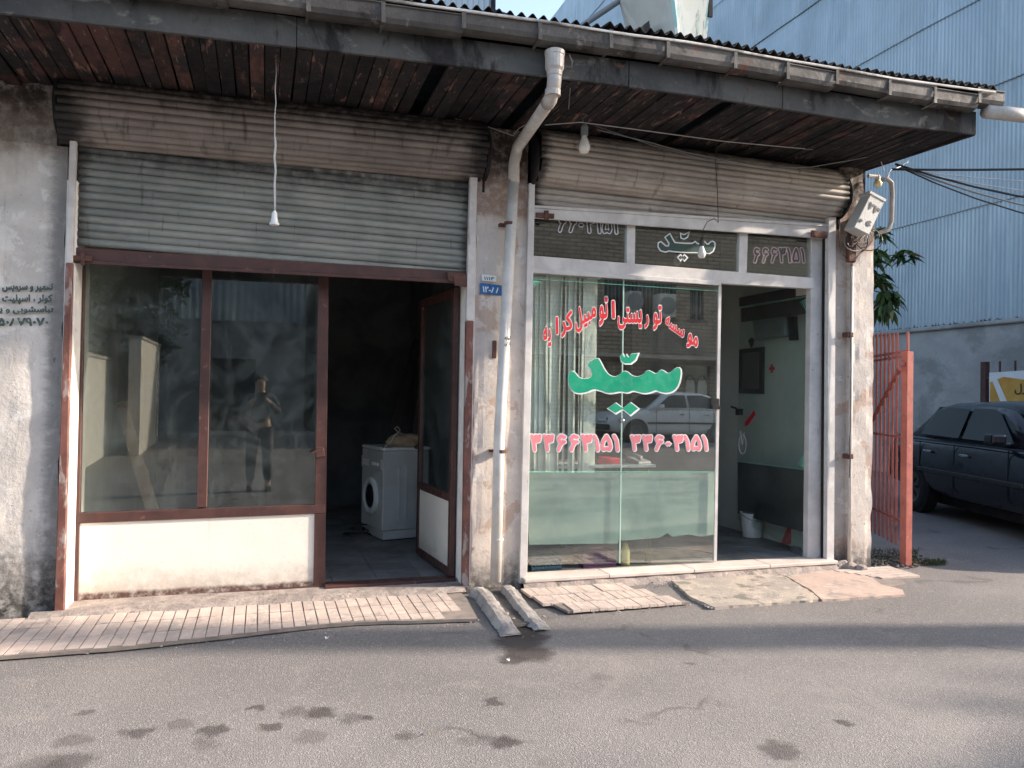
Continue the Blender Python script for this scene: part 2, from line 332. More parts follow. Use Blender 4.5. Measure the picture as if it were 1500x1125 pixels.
M['cloth'] = surf('crumpled_tan_bag', (.42, .30, .19), (.30, .21, .14), 8, rough=.9, bump=.6)
M['litter'] = plain('pale_litter', (.70, .70, .68), .7)
M['litter_y'] = plain('dry_yellow_leaf', (.55, .48, .30), .7)
M['pole'] = plain('concrete_pole', (.35, .33, .31), .9)
M['blue_bin'] = plain('dark_blue_plastic', (.03, .08, .12), .5)
M['purple'] = plain('purple_plastic', (.14, .05, .13), .5)
M['yellow'] = plain('yellow_plastic', (.55, .48, .18), .5)
M['banner_ochre'] = surf('printed_ochre', (.60, .38, .08), (.50, .24, .05), 2.5, rough=.6, bump=0)
M['red_pl'] = plain('red_plastic', (.55, .03, .04), .4)
M['ac_grey'] = plain('bluish_grey_plastic', (.20, .235, .25), .5)
M['mirror'] = plain('old_mirror', (.35, .36, .37), .08, 1.0, bump=0)
M['opp_wall'] = plain('ochre_render', (.38, .33, .27), .9)
M['opp_pale'] = plain('pale_render', (.60, .56, .50), .9)
M['opp_door'] = plain('cream_metal_door', (.60, .57, .50), .5)

def asphalt():
    s = NT('worn_asphalt')
    c = s.mix(s.ramp(s.noise(.8, 6, .6), .35, .65), (.245, .226, .212), (.29, .268, .25))
    c = s.mix(s.ramp(s.noise(.28, 3, .5, 0, s.scl((1, 2.2, 1))), .40, .62, 0, .55), c, (.165, .155, .150))
    v = s.n('ShaderNodeTexVoronoi'); v.inputs['Scale'].default_value = 150; s.L(s.P, v.inputs['Vector'])
    c = s.mix(s.ramp(v.outputs['Distance'], .1, .7, 0, .38), c, (.10, .092, .088))
    hs = s.n('ShaderNodeSeparateColor'); s.L(v.outputs['Color'], hs.inputs[0])
    c = s.mix(s.ramp(hs.outputs[0], .76, .95, 0, .42), c, (.44, .40, .37))
    c = s.mix(s.ramp(s.noise(260, 2, .5), .5, .75, 0, .45), c, (.05, .045, .045))
    c = s.mix(s.ramp(s.noise(3.5, 9, .75), .60, .70, 0, .4), c, (.12, .11, .105))
    c = s.mix(s.ramp(s.noise(1.3, 9, .72, .6), .55, .62, 0, .30), c, (.30, .27, .245))
    ck = s.n('ShaderNodeTexVoronoi', feature='DISTANCE_TO_EDGE'); ck.inputs['Scale'].default_value = .62
    cv = s.n('ShaderNodeTexNoise'); cv.inputs['Scale'].default_value = 5; cv.inputs['Detail'].default_value = 8; s.L(s.P, cv.inputs['Vector'])
    ca = s.n('ShaderNodeVectorMath', operation='MULTIPLY_ADD'); s.L(cv.outputs['Color'], ca.inputs[0]); ca.inputs[1].default_value = (.35, .35, 0); s.L(s.P, ca.inputs[2]); s.L(ca.outputs[0], ck.inputs['Vector'])
    crk = s.math('MULTIPLY', s.ramp(ck.outputs['Distance'], .004, .016, 1, 0), s.ramp(s.noise(1.1, 4), .54, .62))
    c = s.mix(s.math('MULTIPLY', crk, .4), c, (.06, .055, .05))
    # oil and water marks lying where they were dripped
    wn = s.n('ShaderNodeTexNoise'); wn.inputs['Scale'].default_value = 13; wn.inputs['Detail'].default_value = 7; wn.inputs['Roughness'].default_value = .65; s.L(s.P, wn.inputs['Vector'])
    va = s.n('ShaderNodeVectorMath', operation='MULTIPLY_ADD'); s.L(wn.outputs['Color'], va.inputs[0]); va.inputs[1].default_value = (.16, .16, 0); s.L(s.P, va.inputs[2])
    for (x, y, r, a) in [(310, 1068, .055, .8), (395, 1062, .045, .8), (470, 1042, .06, .85), (537, 1047, .03, .8), (722, 1027, .04, .8), (740, 1085, .05, .85),
                      (592, 1075, .04, .6), (208, 1070, .045, .75), (180, 1071, .035, .5), (110, 1083, .06, .5), (100, 1117, .07, .6), (1143, 1097, .075, .7), (430, 1041, .05, .5),
                      (375, 1033, .03, .8), (120, 1042, .03, .6), (262, 1058, .05, .4), (515, 1050, .05, .5), (700, 1080, .06, .3), (1012, 970, .03, .6), (455, 1075, .06, .4), (60, 1120, .08, .5),
                      (758, 938, .13, 1), (775, 955, .12, .95), (765, 922, .12, 1), (748, 965, .07, .9), (785, 930, .08, .9), (300, 1087, .05, .4), (1235, 1056, .03, .8), (1030, 950, .05, .3), (880, 990, .05, .3)]:
        g = gr(x, y); d = s.n('ShaderNodeVectorMath', operation='DISTANCE'); s.L(va.outputs[0], d.inputs[0]); d.inputs[1].default_value = (g.x+.08, g.y+.08, 0)
        c = s.mix(s.ramp(d.outputs['Value'], r*.75, r*1.6, a*.9, 0), c, (.055, .046, .043))
    s.L(c, s.b.inputs['Base Color']); s.b.inputs['Roughness'].default_value = .9; s.b.inputs['Specular IOR Level'].default_value = .25
    s.bump(s.math('ADD', v.outputs['Distance'], s.math('MULTIPLY', s.noise(30, 6, .7), .8)), .55, .005)
    return s.m
M['asphalt'] = asphalt()
def brick():
    s = NT('buff_brickwork')
    m = s.n('ShaderNodeMapping'); m.inputs['Rotation'].default_value = (math.radians(90), 0, 0); s.L(s.P, m.inputs[0])
    b = s.n('ShaderNodeTexBrick'); s.L(m.outputs[0], b.inputs[0])
    for k, q in (('Color1', (.40, .30, .21, 1)), ('Color2', (.30, .22, .155, 1)), ('Mortar', (.14, .12, .10, 1))): b.inputs[k].default_value = q
    b.inputs['Scale'].default_value = 1; b.inputs['Brick Width'].default_value = .44; b.inputs['Row Height'].default_value = .13; b.inputs['Mortar Size'].default_value = .022
    s.L(b.outputs[0], s.b.inputs['Base Color']); s.b.inputs['Roughness'].default_value = .9
    return s.m
M['brick'] = brick()
# ================================================================ THE SETTING
def interp(x, T):
    if x <= T[0][0]: a, b = T[0], T[1]
    elif x >= T[-1][0]: a, b = T[-2], T[-1]
    else:
        for a, b in zip(T[:-1], T[1:]):
            if a[0] <= x <= b[0]: break
    return a[1] + (b[1]-a[1])*(x-a[0])/(b[0]-a[0])
def ground():
    xs = [-150, -60, -25, -12] + [-6+.25*i for i in range(0, 73)] + [16, 25, 60, 150]
    ys = [-150, -60, -25, -16, -13, -10, -8, -6.5, -5] + [-4+.2*i for i in range(0, 21)] + [.6, 1.5, 3, 6, 12, 30, 80, 200]
    v = []; f = []
    for y in ys:
        for x in xs:
            z = .3*min(max((-6.5-y)/6.5, 0), 1)
            if -5 < y < .3 and -6 < x < 12: z += .010*(noise.noise(Vector((x*.7, y*.7, 0)))) - .008
            v.append((x, y, z))
    n = len(xs)
    for j in range(len(ys)-1):
        for i in range(n-1): f.append((j*n+i, j*n+i+1, (j+1)*n+i+1, (j+1)*n+i))
    g = mesh('road', v, f, M['asphalt'], smooth=True); g['kind'] = 'structure'
ground()

# ================================================================ THE SHOP BUILDING
B = empty('shop_building', (1.9, 0, 0), label='low old shop building with two roller shuttered shopfronts under one sagging plank eave', cat='building')
BL = Vector((1.9, 0, 0))
def rough_block(name, x0, x1, y0, y1, z0, z1, m, res=.06, amp=.006, edge=.0):
    bm = bmesh.new()
    nx, nz = max(2, int((x1-x0)/res)), max(2, int((z1-z0)/res)); ny = max(1, min(6, int((y1-y0)/res)))
    def face(o, a, b, na, nb):
        g = [[bm.verts.new(o+a*(i/na)+b*(j/nb)) for j in range(nb+1)] for i in range(na+1)]
        for i in range(na):
            for j in range(nb): bm.faces.new((g[i][j], g[i+1][j], g[i+1][j+1], g[i][j+1]))
    X, Y, Z = Vector((x1-x0, 0, 0)), Vector((0, y1-y0, 0)), Vector((0, 0, z1-z0)); o = Vector((x0, y0, z0))
    face(o, X, Z, nx, nz); face(o+X, Y, Z, ny, nz); face(o+Y, -Y, Z, ny, nz); face(o+X+Y, -X, Z, 2, 2)
    face(o+Z, X, Y, nx, ny)
    bmesh.ops.remove_doubles(bm, verts=bm.verts, dist=1e-4)
    for v in bm.verts:
        p = v.co.copy(); q = p*3.1
        d = noise.fractal(q, 1, 2, 4)*amp
        ex = min(abs(p.x-x0), abs(p.x-x1))
        if p.y < y0+.001: v.co.y += d + (edge*max(0, noise.noise(p*6)) if ex < .05 else 0)
        if edge and ex < .001: v.co.x += (1 if abs(p.x-x0) < .01 else -1)*edge*max(0, noise.fractal(p*4.3, 1, 2, 3)+.1)
        v.co -= BL
    me = bpy.data.meshes.new(name); bm.to_mesh(me); bm.free(); me.materials.append(m)
    o = bpy.data.objects.new(name, me); COL.objects.link(o); o.parent = B
    return o
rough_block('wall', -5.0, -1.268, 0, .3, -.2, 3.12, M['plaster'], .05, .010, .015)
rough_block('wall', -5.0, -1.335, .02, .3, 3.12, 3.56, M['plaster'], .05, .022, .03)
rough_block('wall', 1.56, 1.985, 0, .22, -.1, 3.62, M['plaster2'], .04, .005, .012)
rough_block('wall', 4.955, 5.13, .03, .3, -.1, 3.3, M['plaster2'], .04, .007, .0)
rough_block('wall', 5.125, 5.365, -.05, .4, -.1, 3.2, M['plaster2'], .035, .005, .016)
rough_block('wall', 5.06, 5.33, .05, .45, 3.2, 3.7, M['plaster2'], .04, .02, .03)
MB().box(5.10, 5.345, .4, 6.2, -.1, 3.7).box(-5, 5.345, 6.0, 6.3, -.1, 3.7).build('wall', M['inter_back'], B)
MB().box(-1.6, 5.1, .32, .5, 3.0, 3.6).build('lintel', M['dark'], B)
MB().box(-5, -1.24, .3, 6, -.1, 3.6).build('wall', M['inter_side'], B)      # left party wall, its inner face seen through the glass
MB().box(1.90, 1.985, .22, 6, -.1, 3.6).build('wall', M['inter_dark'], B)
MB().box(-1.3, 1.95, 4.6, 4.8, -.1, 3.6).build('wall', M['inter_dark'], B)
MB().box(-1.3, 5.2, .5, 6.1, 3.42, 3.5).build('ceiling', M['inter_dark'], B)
# white jamb returns either side of the left opening
MB().box(-1.268, -1.205, -.01, .26, 0, 2.9).build('jamb', M['white_jamb'], B, bevel=.004)
MB().box(1.50, 1.562, -.005, .26, 0, 2.9).build('jamb', M['white_jamb'], B, bevel=.004)

# ---- roof: planks, fascia, gutter, sheets
ZE = [(-1.39, 3.527), (.417, 3.591), (2.786, 3.665), (4.43, 3.668), (5.463, 3.703)]
def ze(x): return interp(x, ZE)
roof = MB().prism([(-5, -.9, 3.66), (5.44, -.9, 3.90), (5.44, 6.3, 4.9), (-5, 6.3, 4.8)], (0, 0, .02)).build('roof', M['dark'], B)
pk = None
x = -4.2; k = 0
gaps = {55, 63, 78}
while x < 5.40:
    wd = rnd(.085, .098)
    if k not in gaps:
        if pk is None:
            pk = MB().box(0, .089, 0, 1.09, -.009, .009).build('plank', M['plank'], roof, bevel=.002, local=True); o = pk
        else: o = inst(pk, roof, (0, 0, 0))
        o.location = Vector((x, -.985+rnd(0, .012), ze(x)+.012+rnd(-.004, .004)))-BL
        o.scale = (wd/.094, 1, 1)
        o.rotation_euler = (rnd(-.006, .006)-.0*k, rnd(-.05, .05)-.03, rnd(-.006, .006))
        if random.random() < .06: o.rotation_euler[0] = -rnd(.015, .04)
        if random.random() < .10:
            o.data = o.data.copy() if o is not pk else o.data
            if o is not pk: o.data.materials[0] = M['plank_pale']
    x += wd+rnd(.001, .005); k += 1
# verge board and wall plate
MB().beam((5.47, -1.0, 3.72), (5.47, 6.2, 3.95), .03, .05).build('verge_board', M['plank'], roof)
MB().box(-4.5, 5.4, .11, .16, 3.50, 3.80).build('wall_plate', M['dark'], roof)
def strip_x(T0, T1, y0, y1, xs):
    """board along X whose lower/upper edges follow T0/T1"""
    mb = MB(); v = []; f = []
    for x in xs:
        a, b = T0(x), T1(x); v += [(x, y0, a), (x, y0, b), (x, y1, b), (x, y1, a)]
    for i in range(len(xs)-1):
        for q in range(4): f.append((i*4+q, i*4+(q+1) % 4, i*4+4+(q+1) % 4, i*4+4+q))
    n = len(xs)-1; f += [(0, 1, 2, 3), (n*4+3, n*4+2, n*4+1, n*4)]
    return mb.add(v, f)
cuts = [-4.3, -2.0, .15, 2.35, 3.6, 5.463]
for a, b in zip(cuts[:-1], cuts[1:]):
    j = rnd(-.006, .006); xs = [a+.002+(b-a-.004)*i/8 for i in range(9)]
    strip_x(lambda q: ze(q)-.006+.003*noise.noise(Vector((q*3, 0, 0)))+j, lambda q: ze(q)+.175, -1.03+j*.5, -1.003+j*.5, xs).build('fascia_board', M['fascia'], roof, bevel=.003)
gut = None
x = -4.3
ZG = lambda q: ze(q)+.165
def gut_mesh(L):
    prof = [(0, .115), (.0, .03), (.012, .008), (.035, 0), (.075, .0), (.108, .012), (.122, .04), (.125, .105), (.133, .112), (.131, .118), (.119, .112), (.116, .042), (.103, .02), (.035, .007), (.007, .035), (.006, .115)]
    pts = [(0, -1.035-a, b) for a, b in prof]
    v = []; n = len(pts); f = []
    for i in range(7):
        xx = L*i/6
        for p in pts: v.append((xx, p[1]+.004*noise.noise(Vector((xx*5, 1, p[2]*9))), p[2]+.003*noise.noise(Vector((xx*4, 7, 0)))))
    for i in range(6):
        for q in range(n): f.append((i*n+q, i*n+(q+1) % n, (i+1)*n+(q+1) % n, (i+1)*n+q))
    return MB().add(v, f)
while x < 5.55:
    L = rnd(.42, .56); L = min(L, 5.62-x)
    g = gut_mesh(L).build('gutter', M['gutter'], B, local=True, smooth=False)
    dz = (ze(x+L)-ze(x))
    g.location = Vector((x, rnd(-.005, .005), ZG(x)+rnd(-.005, .005)))-BL
    g.rotation_euler = (rnd(-.02, .02), -math.atan2(dz, L)+rnd(-.008, .008), 0)
    bk = MB()
    bk.prism([(-.012, -1.17, .0), (-.012, -1.03, -.012), (-.012, -1.03, -.004), (-.012, -1.165, .006)], (.018, 0, 0))
    bk.prism([(-.012, -1.172, .0), (-.012, -1.166, .0), (-.012, -1.166, .125), (-.012, -1.172, .125)], (.026, 0, 0))
    b_ = bk.build('gutter_bracket', M['gutter'], g, local=True)
    x += L
lp = [Vector((q, -1.168-.004*math.sin(q*5), ZG(q)+.122+.006*noise.noise(Vector((q*2, 0, 0))))) for q in [-4.3+i*.2 for i in range(50)] if q < 5.55]
MB().tube(lp, [.009+.004*max(0, noise.noise(Vector((i*.5, 3, 0)))) for i in range(len(lp))], 6).build('gutter_lip', M['lip'], B)
# corrugated roof sheets
def sheet(x0, x1, y0, y1, lam=.076, amp=.017, lift=0):
    n = int((x1-x0)/lam*8); v = []; f = []
    for i in range(n+1):
        x = x0+(x1-x0)*i/n; z = ze(x)+.336+amp*math.sin(2*math.pi*x/lam)+lift
        jag = .02*noise.noise(Vector((x*4, 5, 0)))
        v += [(x, y0+jag, z), (x, y1, z+(y1-y0)*.17), (x, y0+jag, z-.007), (x, y1, z-.007+(y1-y0)*.17)]
    for i in range(n):
        a = i*4; b = a+4; f += [(a, b, b+1, a+1), (a, a+2, b+2, b), (a+2, a+3, b+3, b+2)]
    return MB().add(v, f)
x = -4.2; k = 0
while x < 5.5:
    x1 = min(x+.84, 5.53)
    s = sheet(x, x1, -1.13+rnd(-.03, .02), 2.5, lift=.006*(k % 2)+(.012 if k in (5, 8) else 0)).build('roof_sheet', M['roofsheet'], roof, smooth=True)
    x = x1-.05; k += 1
    if x1 >= 5.53: break

# ---- roller shutters
def slat_mesh(L, h):
    p = []; N = 6
    for i in range(N+1): t = i/N; p.append((-.014*abs(math.sin(math.pi*t))**.7-.001, t*h*.93))
    p.append((.001, h*.97)); p.append((.004, h*.97))
    for i in range(N, -1, -1): t = i/N; p.append((-.011*math.sin(math.pi*t)**.8+.003, t*h*.93))
    mb = MB(); return mb.prism([(0, a, b) for a, b in p], (L, 0, 0))
def shutter(name, x0, x1, zb, zt, cy, cz, r, h, mflat, mcoil, tilt, cx0, cx1, tlt2=0):
    # drum behind the coil is the part; slats hang from it
    root = MB().lathe((cx0+.02, cy, cz), [(r-.06, 0), (r-.06, cx1-cx0-.04)], 20, (1, 0, 0)).build(name, M['dark'], B)
    first = None
    for j in range(int((zt-zb)/h)):
        o = inst(first, root, (0, 0, 0)) if first else slat_mesh(x1-x0, h).build('slat', mflat, root, local=True)
        first = first or o
        o.location = Vector((x0, .035+rnd(-.002, .002), zb+j*h))-BL; o.rotation_euler = (rnd(-.02, .02), tilt+rnd(-.0008, .0008), 0)
    first = None; a = -108
    while a < 100:
        o = inst(first, root, (0, 0, 0)) if first else slat_mesh(cx1-cx0, h).build('slat', mcoil, root, local=True)
        first = first or o
        A = math.radians(a)
        o.location = Vector((cx0+rnd(-.012, .012), cy-r*math.cos(A), cz+r*math.sin(A)))-BL; o.rotation_euler = (-A-h/r/2+rnd(-.03, .03), tlt2, 0)
        a += math.degrees(h/r)
    return root
# ends in world units from the picture
L_top = at(108, 205, .03).z
sh = shutter('roller_shutter', -1.215, 1.515, 2.475, 3.25, .06, 3.372, .232, .0525, M['shut_l'], M['shut_coil'], .0135, -1.31, 1.60, -.016)
bb = MB().slab([(105, 362), (688, 398), (688, 416), (105, 384)], .0, .03).slab([(105, 380), (688, 411), (688, 416), (105, 385)], -.015, .02)
bb.build('bottom_bar', M['brown'], sh, bevel=.003)
MB().slab([(394, 392), (434, 395), (434, 399), (394, 396)], -.012, .012).build('pull_handle', M['brown'], sh)
MB().slab([(106, 374), (134, 374), (134, 383), (106, 382)], -.03, .02).slab([(118, 370), (124, 370), (124, 388), (118, 388)], -.035, .02).build('lock_bolt', M['rust'], sh, bevel=.002)
MB().slab([(655, 398), (690, 401), (690, 414), (657, 412)], -.03, .025).slab([(664, 404), (684, 402), (686, 420), (666, 418)], -.04, .02).build('lock_bolt', M['rust'], sh, bevel=.004)
sr = shutter('roller_shutter', 2.03, 4.93, 2.995, 3.30, .06, 3.432, .222, .052, M['shut_r'], M['shut_r'], .0, 2.04, 4.98, .008)
bb = MB().slab([(780, 303), (1213, 331), (1213, 349), (780, 319)], .0, .03).slab([(780, 300), (1213, 328), (1213, 332), (780, 304)], -.014, .02)
bb.build('bottom_bar', M['white_frame'], sr, bevel=.003)
MB().slab([(786, 311), (812, 313), (812, 320), (786, 318)], -.025, .02).slab([(798, 308), (804, 308), (804, 322), (798, 322)], -.03, .02).build('lock_bolt', M['rust'], sr, bevel=.002)
MB().slab([(1190, 337), (1212, 339), (1212, 349), (1190, 347)], -.03, .025).build('lock_bolt', M['rust'], sr, bevel=.004)
# dark side brackets of the coils
for xx in (-1.335, 1.605, 2.0, 5.0):
    MB().lathe((xx, .06, 3.395), [(.215, 0), (.222, .02), (.215, .03)], 18, (1, 0, 0)).box(xx, xx+.02, 0, .32, 3.1, 3.5).build('coil_bracket', M['dark'], B)
# guide rails
for pts, m, y in (([(102, 205), (112, 205), (106, 385), (96, 385)], 'grey_guide', -.045), ([(96, 385), (106, 385), (93, 905), (79, 905)], 'brown_guide', -.05),
                  ([(689, 253), (700, 253), (694, 470), (683, 470)], 'grey_guide', -.045), ([(683, 470), (694, 470), (687, 861), (677, 861)], 'brown_guide', -.05)):
    MB().slab(pts, y, .045).build('guide_rail', M[m], B, bevel=.004)
MB().slab([(775, 268), (784, 268), (772, 855), (761, 855)], -.03, .07).build('guide_rail', M['white_frame'], B, bevel=.003)
MB().slab([(1214, 318), (1225, 318), (1222, 832), (1211, 832)], -.03, .05).build('guide_rail', M['white_frame'], B, bevel=.004)
MB().slab([(1207, 330), (1214, 330), (1211, 832), (1204, 832)], .02, .02).build('guide_rail', M['dark'], B)

# ---- left glazed front
YL = .2
fr = MB()
for p in ([(116, 372), (124, 372), (114, 884), (105, 886)], [(297, 385), (311, 386), (303, 743), (288, 744)], [(467, 396), (482, 398), (476, 862), (459, 863)]):
    fr.slab(p, YL, .05)
fr.slab([(112, 752), (476, 739), (476, 752), (112, 767)], YL-.004, .058)
fr.slab([(105, 884), (476, 857), (476, 867), (105, 893)], YL-.006, .062)
fr.slab([(112, 372), (688, 400), (688, 406), (112, 380)], YL-.002, .05)
front = fr.build('glazed_front', M['brown'], B, bevel=.004)
for p in ([(121, 380), (301, 392), (291, 748), (111, 760)], [(307, 390), (472, 400), (464, 746), (297, 750)]):
    MB().slab(p, YL+.022, .006).build('pane', M['glass'], front)
MB().slab([(112, 766), (462, 751), (460, 860), (108, 886)], YL+.012, .012).build('kick_panel', M['cream'], front)
MB().slab([(462, 655), (474, 655), (476, 668), (464, 671)], YL-.03, .03).slab([(455, 662), (474, 655), (474, 659), (456, 666)], YL-.045, .015).build('door_latch', M['brown'], front, bevel=.002)
# threshold rail of the open doorway
MB().slab([(476, 859), (668, 848), (668, 857), (476, 867)], YL-.08, .14).build('threshold', M['brown'], B, bevel=.004)
# worn mortar step in front of the threshold
rough = MB().box(-1.27, 1.56, -.06, .26, -.05, .045).build('step', M['roughcon'], B, bevel=.01)
# open door leaf folded into the shop
hx, hy, fx, fy = 1.445, .2, 1.36, 1.17
def leafpt(u, z): return Vector((hx+(fx-hx)*u, hy+(fy-hy)*u, z))
dn = Vector((.045, 0, 0))
def lq(u0, u1, z0, z1, off=0, th=.04, mb=None, ):
    mb = mb or MB(); o = Vector((off, 0, 0))
    return mb.prism([leafpt(u0, z0)+o, leafpt(u1, z0)+o, leafpt(u1, z1)+o, leafpt(u0, z1)+o], (th, 0, 0))
D = MB(); ztop = 2.37
for a in ((0, .06, .07, ztop), (.94, 1, .07, ztop)): lq(*a, mb=D)
for a in ((.055, .945, .071, .13), (.055, .945, .655, .72), (.055, .945, ztop-.07, ztop-.001)): lq(*a, mb=D)
dl = D.build('door', M['brown'], B, bevel=.003)
lq(.05, .95, .125, .66, .012, .01).build('kick_panel', M['cream'], dl)
lq(.05, .95, .715, ztop-.06, .016, .006).build('pane', M['glass'], dl)
MB().tube([leafpt(.9, 1.02)+Vector((-.002, 0, 0)), leafpt(.9, 1.03)+Vector((-.05, 0, 0)), leafpt(.8, 1.03)+Vector((-.05, 0, 0))], .008, 6).build('handle', M['blackplastic'], dl)

# ---- right glazed front
YR = .05
tf = MB().slab([(776, 374), (1192, 407), (1192, 423), (776, 399)], YR, .06).slab([(776, 392), (1056, 412), (1056, 418), (776, 399)], YR-.02, .03)
for p in ([(919, 325), (931, 326), (930, 389), (918, 388)], [(1084, 336), (1096, 337), (1094, 402), (1082, 401)]): tf.slab(p, YR+.002, .05)
tf.slab([(776, 316), (783, 316), (780, 378), (773, 378)], YR+.002, .05)
tfo = tf.build('transom_frame', M['white_frame'], B, bevel=.003)
for p in ([(781, 318), (920, 328), (919, 390), (779, 380)], [(929, 326), (1085, 338), (1083, 403), (928, 391)], [(1094, 338), (1193, 345), (1191, 412), (1092, 403)]):
    MB().slab(p, YR+.03, .006).build('pane', M['glass_r'], tfo)
MB().slab([(1189, 335), (1208, 337), (1205, 832), (1183, 832)], YR+.01, .07).build('door_jamb', M['white_frame'], B, bevel=.004)
gp = None
ptf = MB().slab([(771, 399), (777, 399), (769, 828), (763, 828)], YR, .04).build('window_frame', M['white_frame'], B, bevel=.002)
pa = MB().slab([(776, 398), (913.5, 408), (907.5, 825), (768, 828)], YR+.03, .01).build('pane', M['glass_r'], ptf)
pb = MB().slab([(914.5, 408), (1054, 417), (1047, 822), (908.5, 825)], YR+.03, .01).build('pane', M['glass_r'], ptf)
MB().slab([(913.3, 408), (914.7, 408), (908.7, 825), (907.3, 825)], YR+.027, .012).build('silicone_joint', M['glass_edge'], ptf)
MB().slab([(1053, 416), (1057, 416), (1050, 822), (1046, 822)], YR+.024, .016).build('edge_strip', M['white_frame'], ptf)
MB().slab([(771, 692), (1047, 693), (1046, 783), (1028, 786), (1008, 783), (985, 786), (978, 781), (965, 788), (912, 792), (907, 789), (905, 796), (775, 798)], YR+.06, .006).build('film_board', M['film'], ptf)
MB().lathe(at(911, 616, YR+.025), [(.012, 0), (.019, -.006), (.016, -.02), (.004, -.024)], 12, (0, 1, 0)).build('glass_button', M['chrome'], ptf, smooth=True)
# lock on the pane's free edge
MB().slab([(1042, 583), (1054, 584), (1054, 600), (1042, 599)], YR+.005, .03).slab([(1044, 593), (1056, 595), (1056, 600), (1044, 599)], YR-.02, .03).build('glass_lock', M['blackplastic'], ptf, bevel=.003)
# green tape
tp = MB()
for a, b in (((779, 408.5), (1052, 426.5)), ((778, 409), (773.5, 691)), ((773.5, 691), (1047, 691.5))):
    p, q = at(*a, YR+.027), at(*b, YR+.027); tp.beam(p, q, .002, .015, (0, 1, 0) if abs(p.z-q.z) < .5 else (0, 1, 0))
for i in range(5):
    p = at(781, 411, YR+.026); tp.beam(p, p+Vector((.012+.018*i, 0, -.055+.012*i)), .004, .002, (0, 1, 0))
tp.build('border_tape', M['green_tape'], ptf)
# sill of stone slabs on rough mortar
sx = 1.975; zs = .085
for L in (.72, .78, .75, .72):
    MB().box(sx, sx+L-.003, -.11, .13, zs-.03, zs).build('sill_slab', M['sillstone'], B, bevel=.005); sx += L
rough_sill = MB(); v = []; f = []
N = 60
for i in range(N+1):
    x = 1.965+i*(5.0-1.965)/N
    for (yy, zz) in ((-.095, zs-.031), (-.115, zs-.05), (-.13, .02), (-.16, -.02)):
        v.append((x, yy+.018*noise.noise(Vector((x*9, yy*5, zz*9))), zz+.008*noise.noise(Vector((x*11, 3, zz)))))
for i in range(N):
    for k in range(3): f.append((i*4+k, i*4+4+k, i*4+5+k, i*4+1+k))
rough_sill.add(v, f).build('sill_base', M['roughcon'], B)
# right glass door leaf swung inside
hx2, hy2, fx2, fy2 = 4.80, .12, 4.87, 1.06
def dpt(u, z): return Vector((hx2+(fx2-hx2)*u, hy2+(fy2-hy2)*u, z))
def on_leaf(x, y):
    """picture point onto the door leaf plane"""
    d = ray(x, y); a = Vector((hx2, hy2, 0)); n = Vector((fy2-hy2, -(fx2-hx2), 0)); t = (a-CAM).dot(n)/d.dot(n); return CAM+d*t
def leafslab(px, off, th): return MB().prism([on_leaf(*p)+Vector((off, 0, 0)) for p in px], (th, 0, 0))
dr = leafslab([(1084, 450), (1190, 431), (1180, 812), (1078, 760)], 0, .01).build('glass_door', M['glass_in'], B)
leafslab([(1084, 436), (1190, 416), (1190, 432), (1084, 449)], -.012, .035).build('top_rail', M['film_dark'], dr)
leafslab([(1168, 420), (1191, 415), (1190, 431), (1168, 434)], -.02, .05).build('top_hinge', M['white_frame'], dr, bevel=.003)
leafslab([(1160, 799), (1181, 806), (1181, 819), (1160, 808)], -.02, .05).build('floor_hinge', M['chrome'], dr, bevel=.003)
leafslab([(1084, 452), (1189, 434), (1189, 458), (1084, 472)], .014, .004).build('dark_band', M['film_dark'], dr)
leafslab([(1079, 677), (1184, 690), (1182, 781), (1130, 768), (1079, 752)], .014, .003).build('dark_film', M['film_dark'], dr)
t_ = MB()
for a, b in (((1084, 450), (1188, 433)), ((1186, 433), (1181, 688)), ((1080, 675), (1182, 688))):
    t_.beam(on_leaf(*a)+Vector((-.004, 0, 0)), on_leaf(*b)+Vector((-.004, 0, 0)), .002, .009, (1, 0, 0))
for k in range(5):
    p = on_leaf(1183, 437)+Vector((-.005, 0, 0)); t_.beam(p, p+Vector((0, .02+.02*k, -.11+.02*k)), .004, .002, (1, 0, 0))
    p = on_leaf(1179, 685)+Vector((-.005, 0, 0)); t_.beam(p, p+Vector((0, .02+.02*k, .11-.02*k)), .004, .002, (1, 0, 0))
t_.build('border_tape', M['green_tape'], dr)
h_ = MB().tube([on_leaf(1084, 604)+Vector((-.0, 0, 0)), on_leaf(1084, 598)+Vector((-.05, 0, 0)), on_leaf(1078, 596)+Vector((-.06, 0, .0))], .012, 8)
h_.box(*[c for p in ((on_leaf(1083, 600),)) for c in (p.x-.03, p.x+.03, p.y-.03, p.y+.03, p.z-.06, p.z+.01)])
h_.build('handle', M['blackplastic'], dr, bevel=.003)
leafslab([(1105, 601), (1107, 607), (1096, 623), (1091, 624), (1092, 618)], -.004, .002).build('red_arrow_sticker', M['red_paint'], dr)
# scissor sticker ring with blades
rg = MB(); c0 = on_leaf(1088, 651)+Vector((-.004, 0, 0))
rg.tube([c0+Vector((0, .055*math.cos(a)*1.2, .10*math.sin(a))) for a in [i*math.pi/10 for i in range(21)]], .004, 5)
rg.tube([c0+Vector((0, -.03, .13)), c0, c0+Vector((0, .04, .14))], .004, 5)
rg.build('ring_sticker', M['white_paint'], dr)

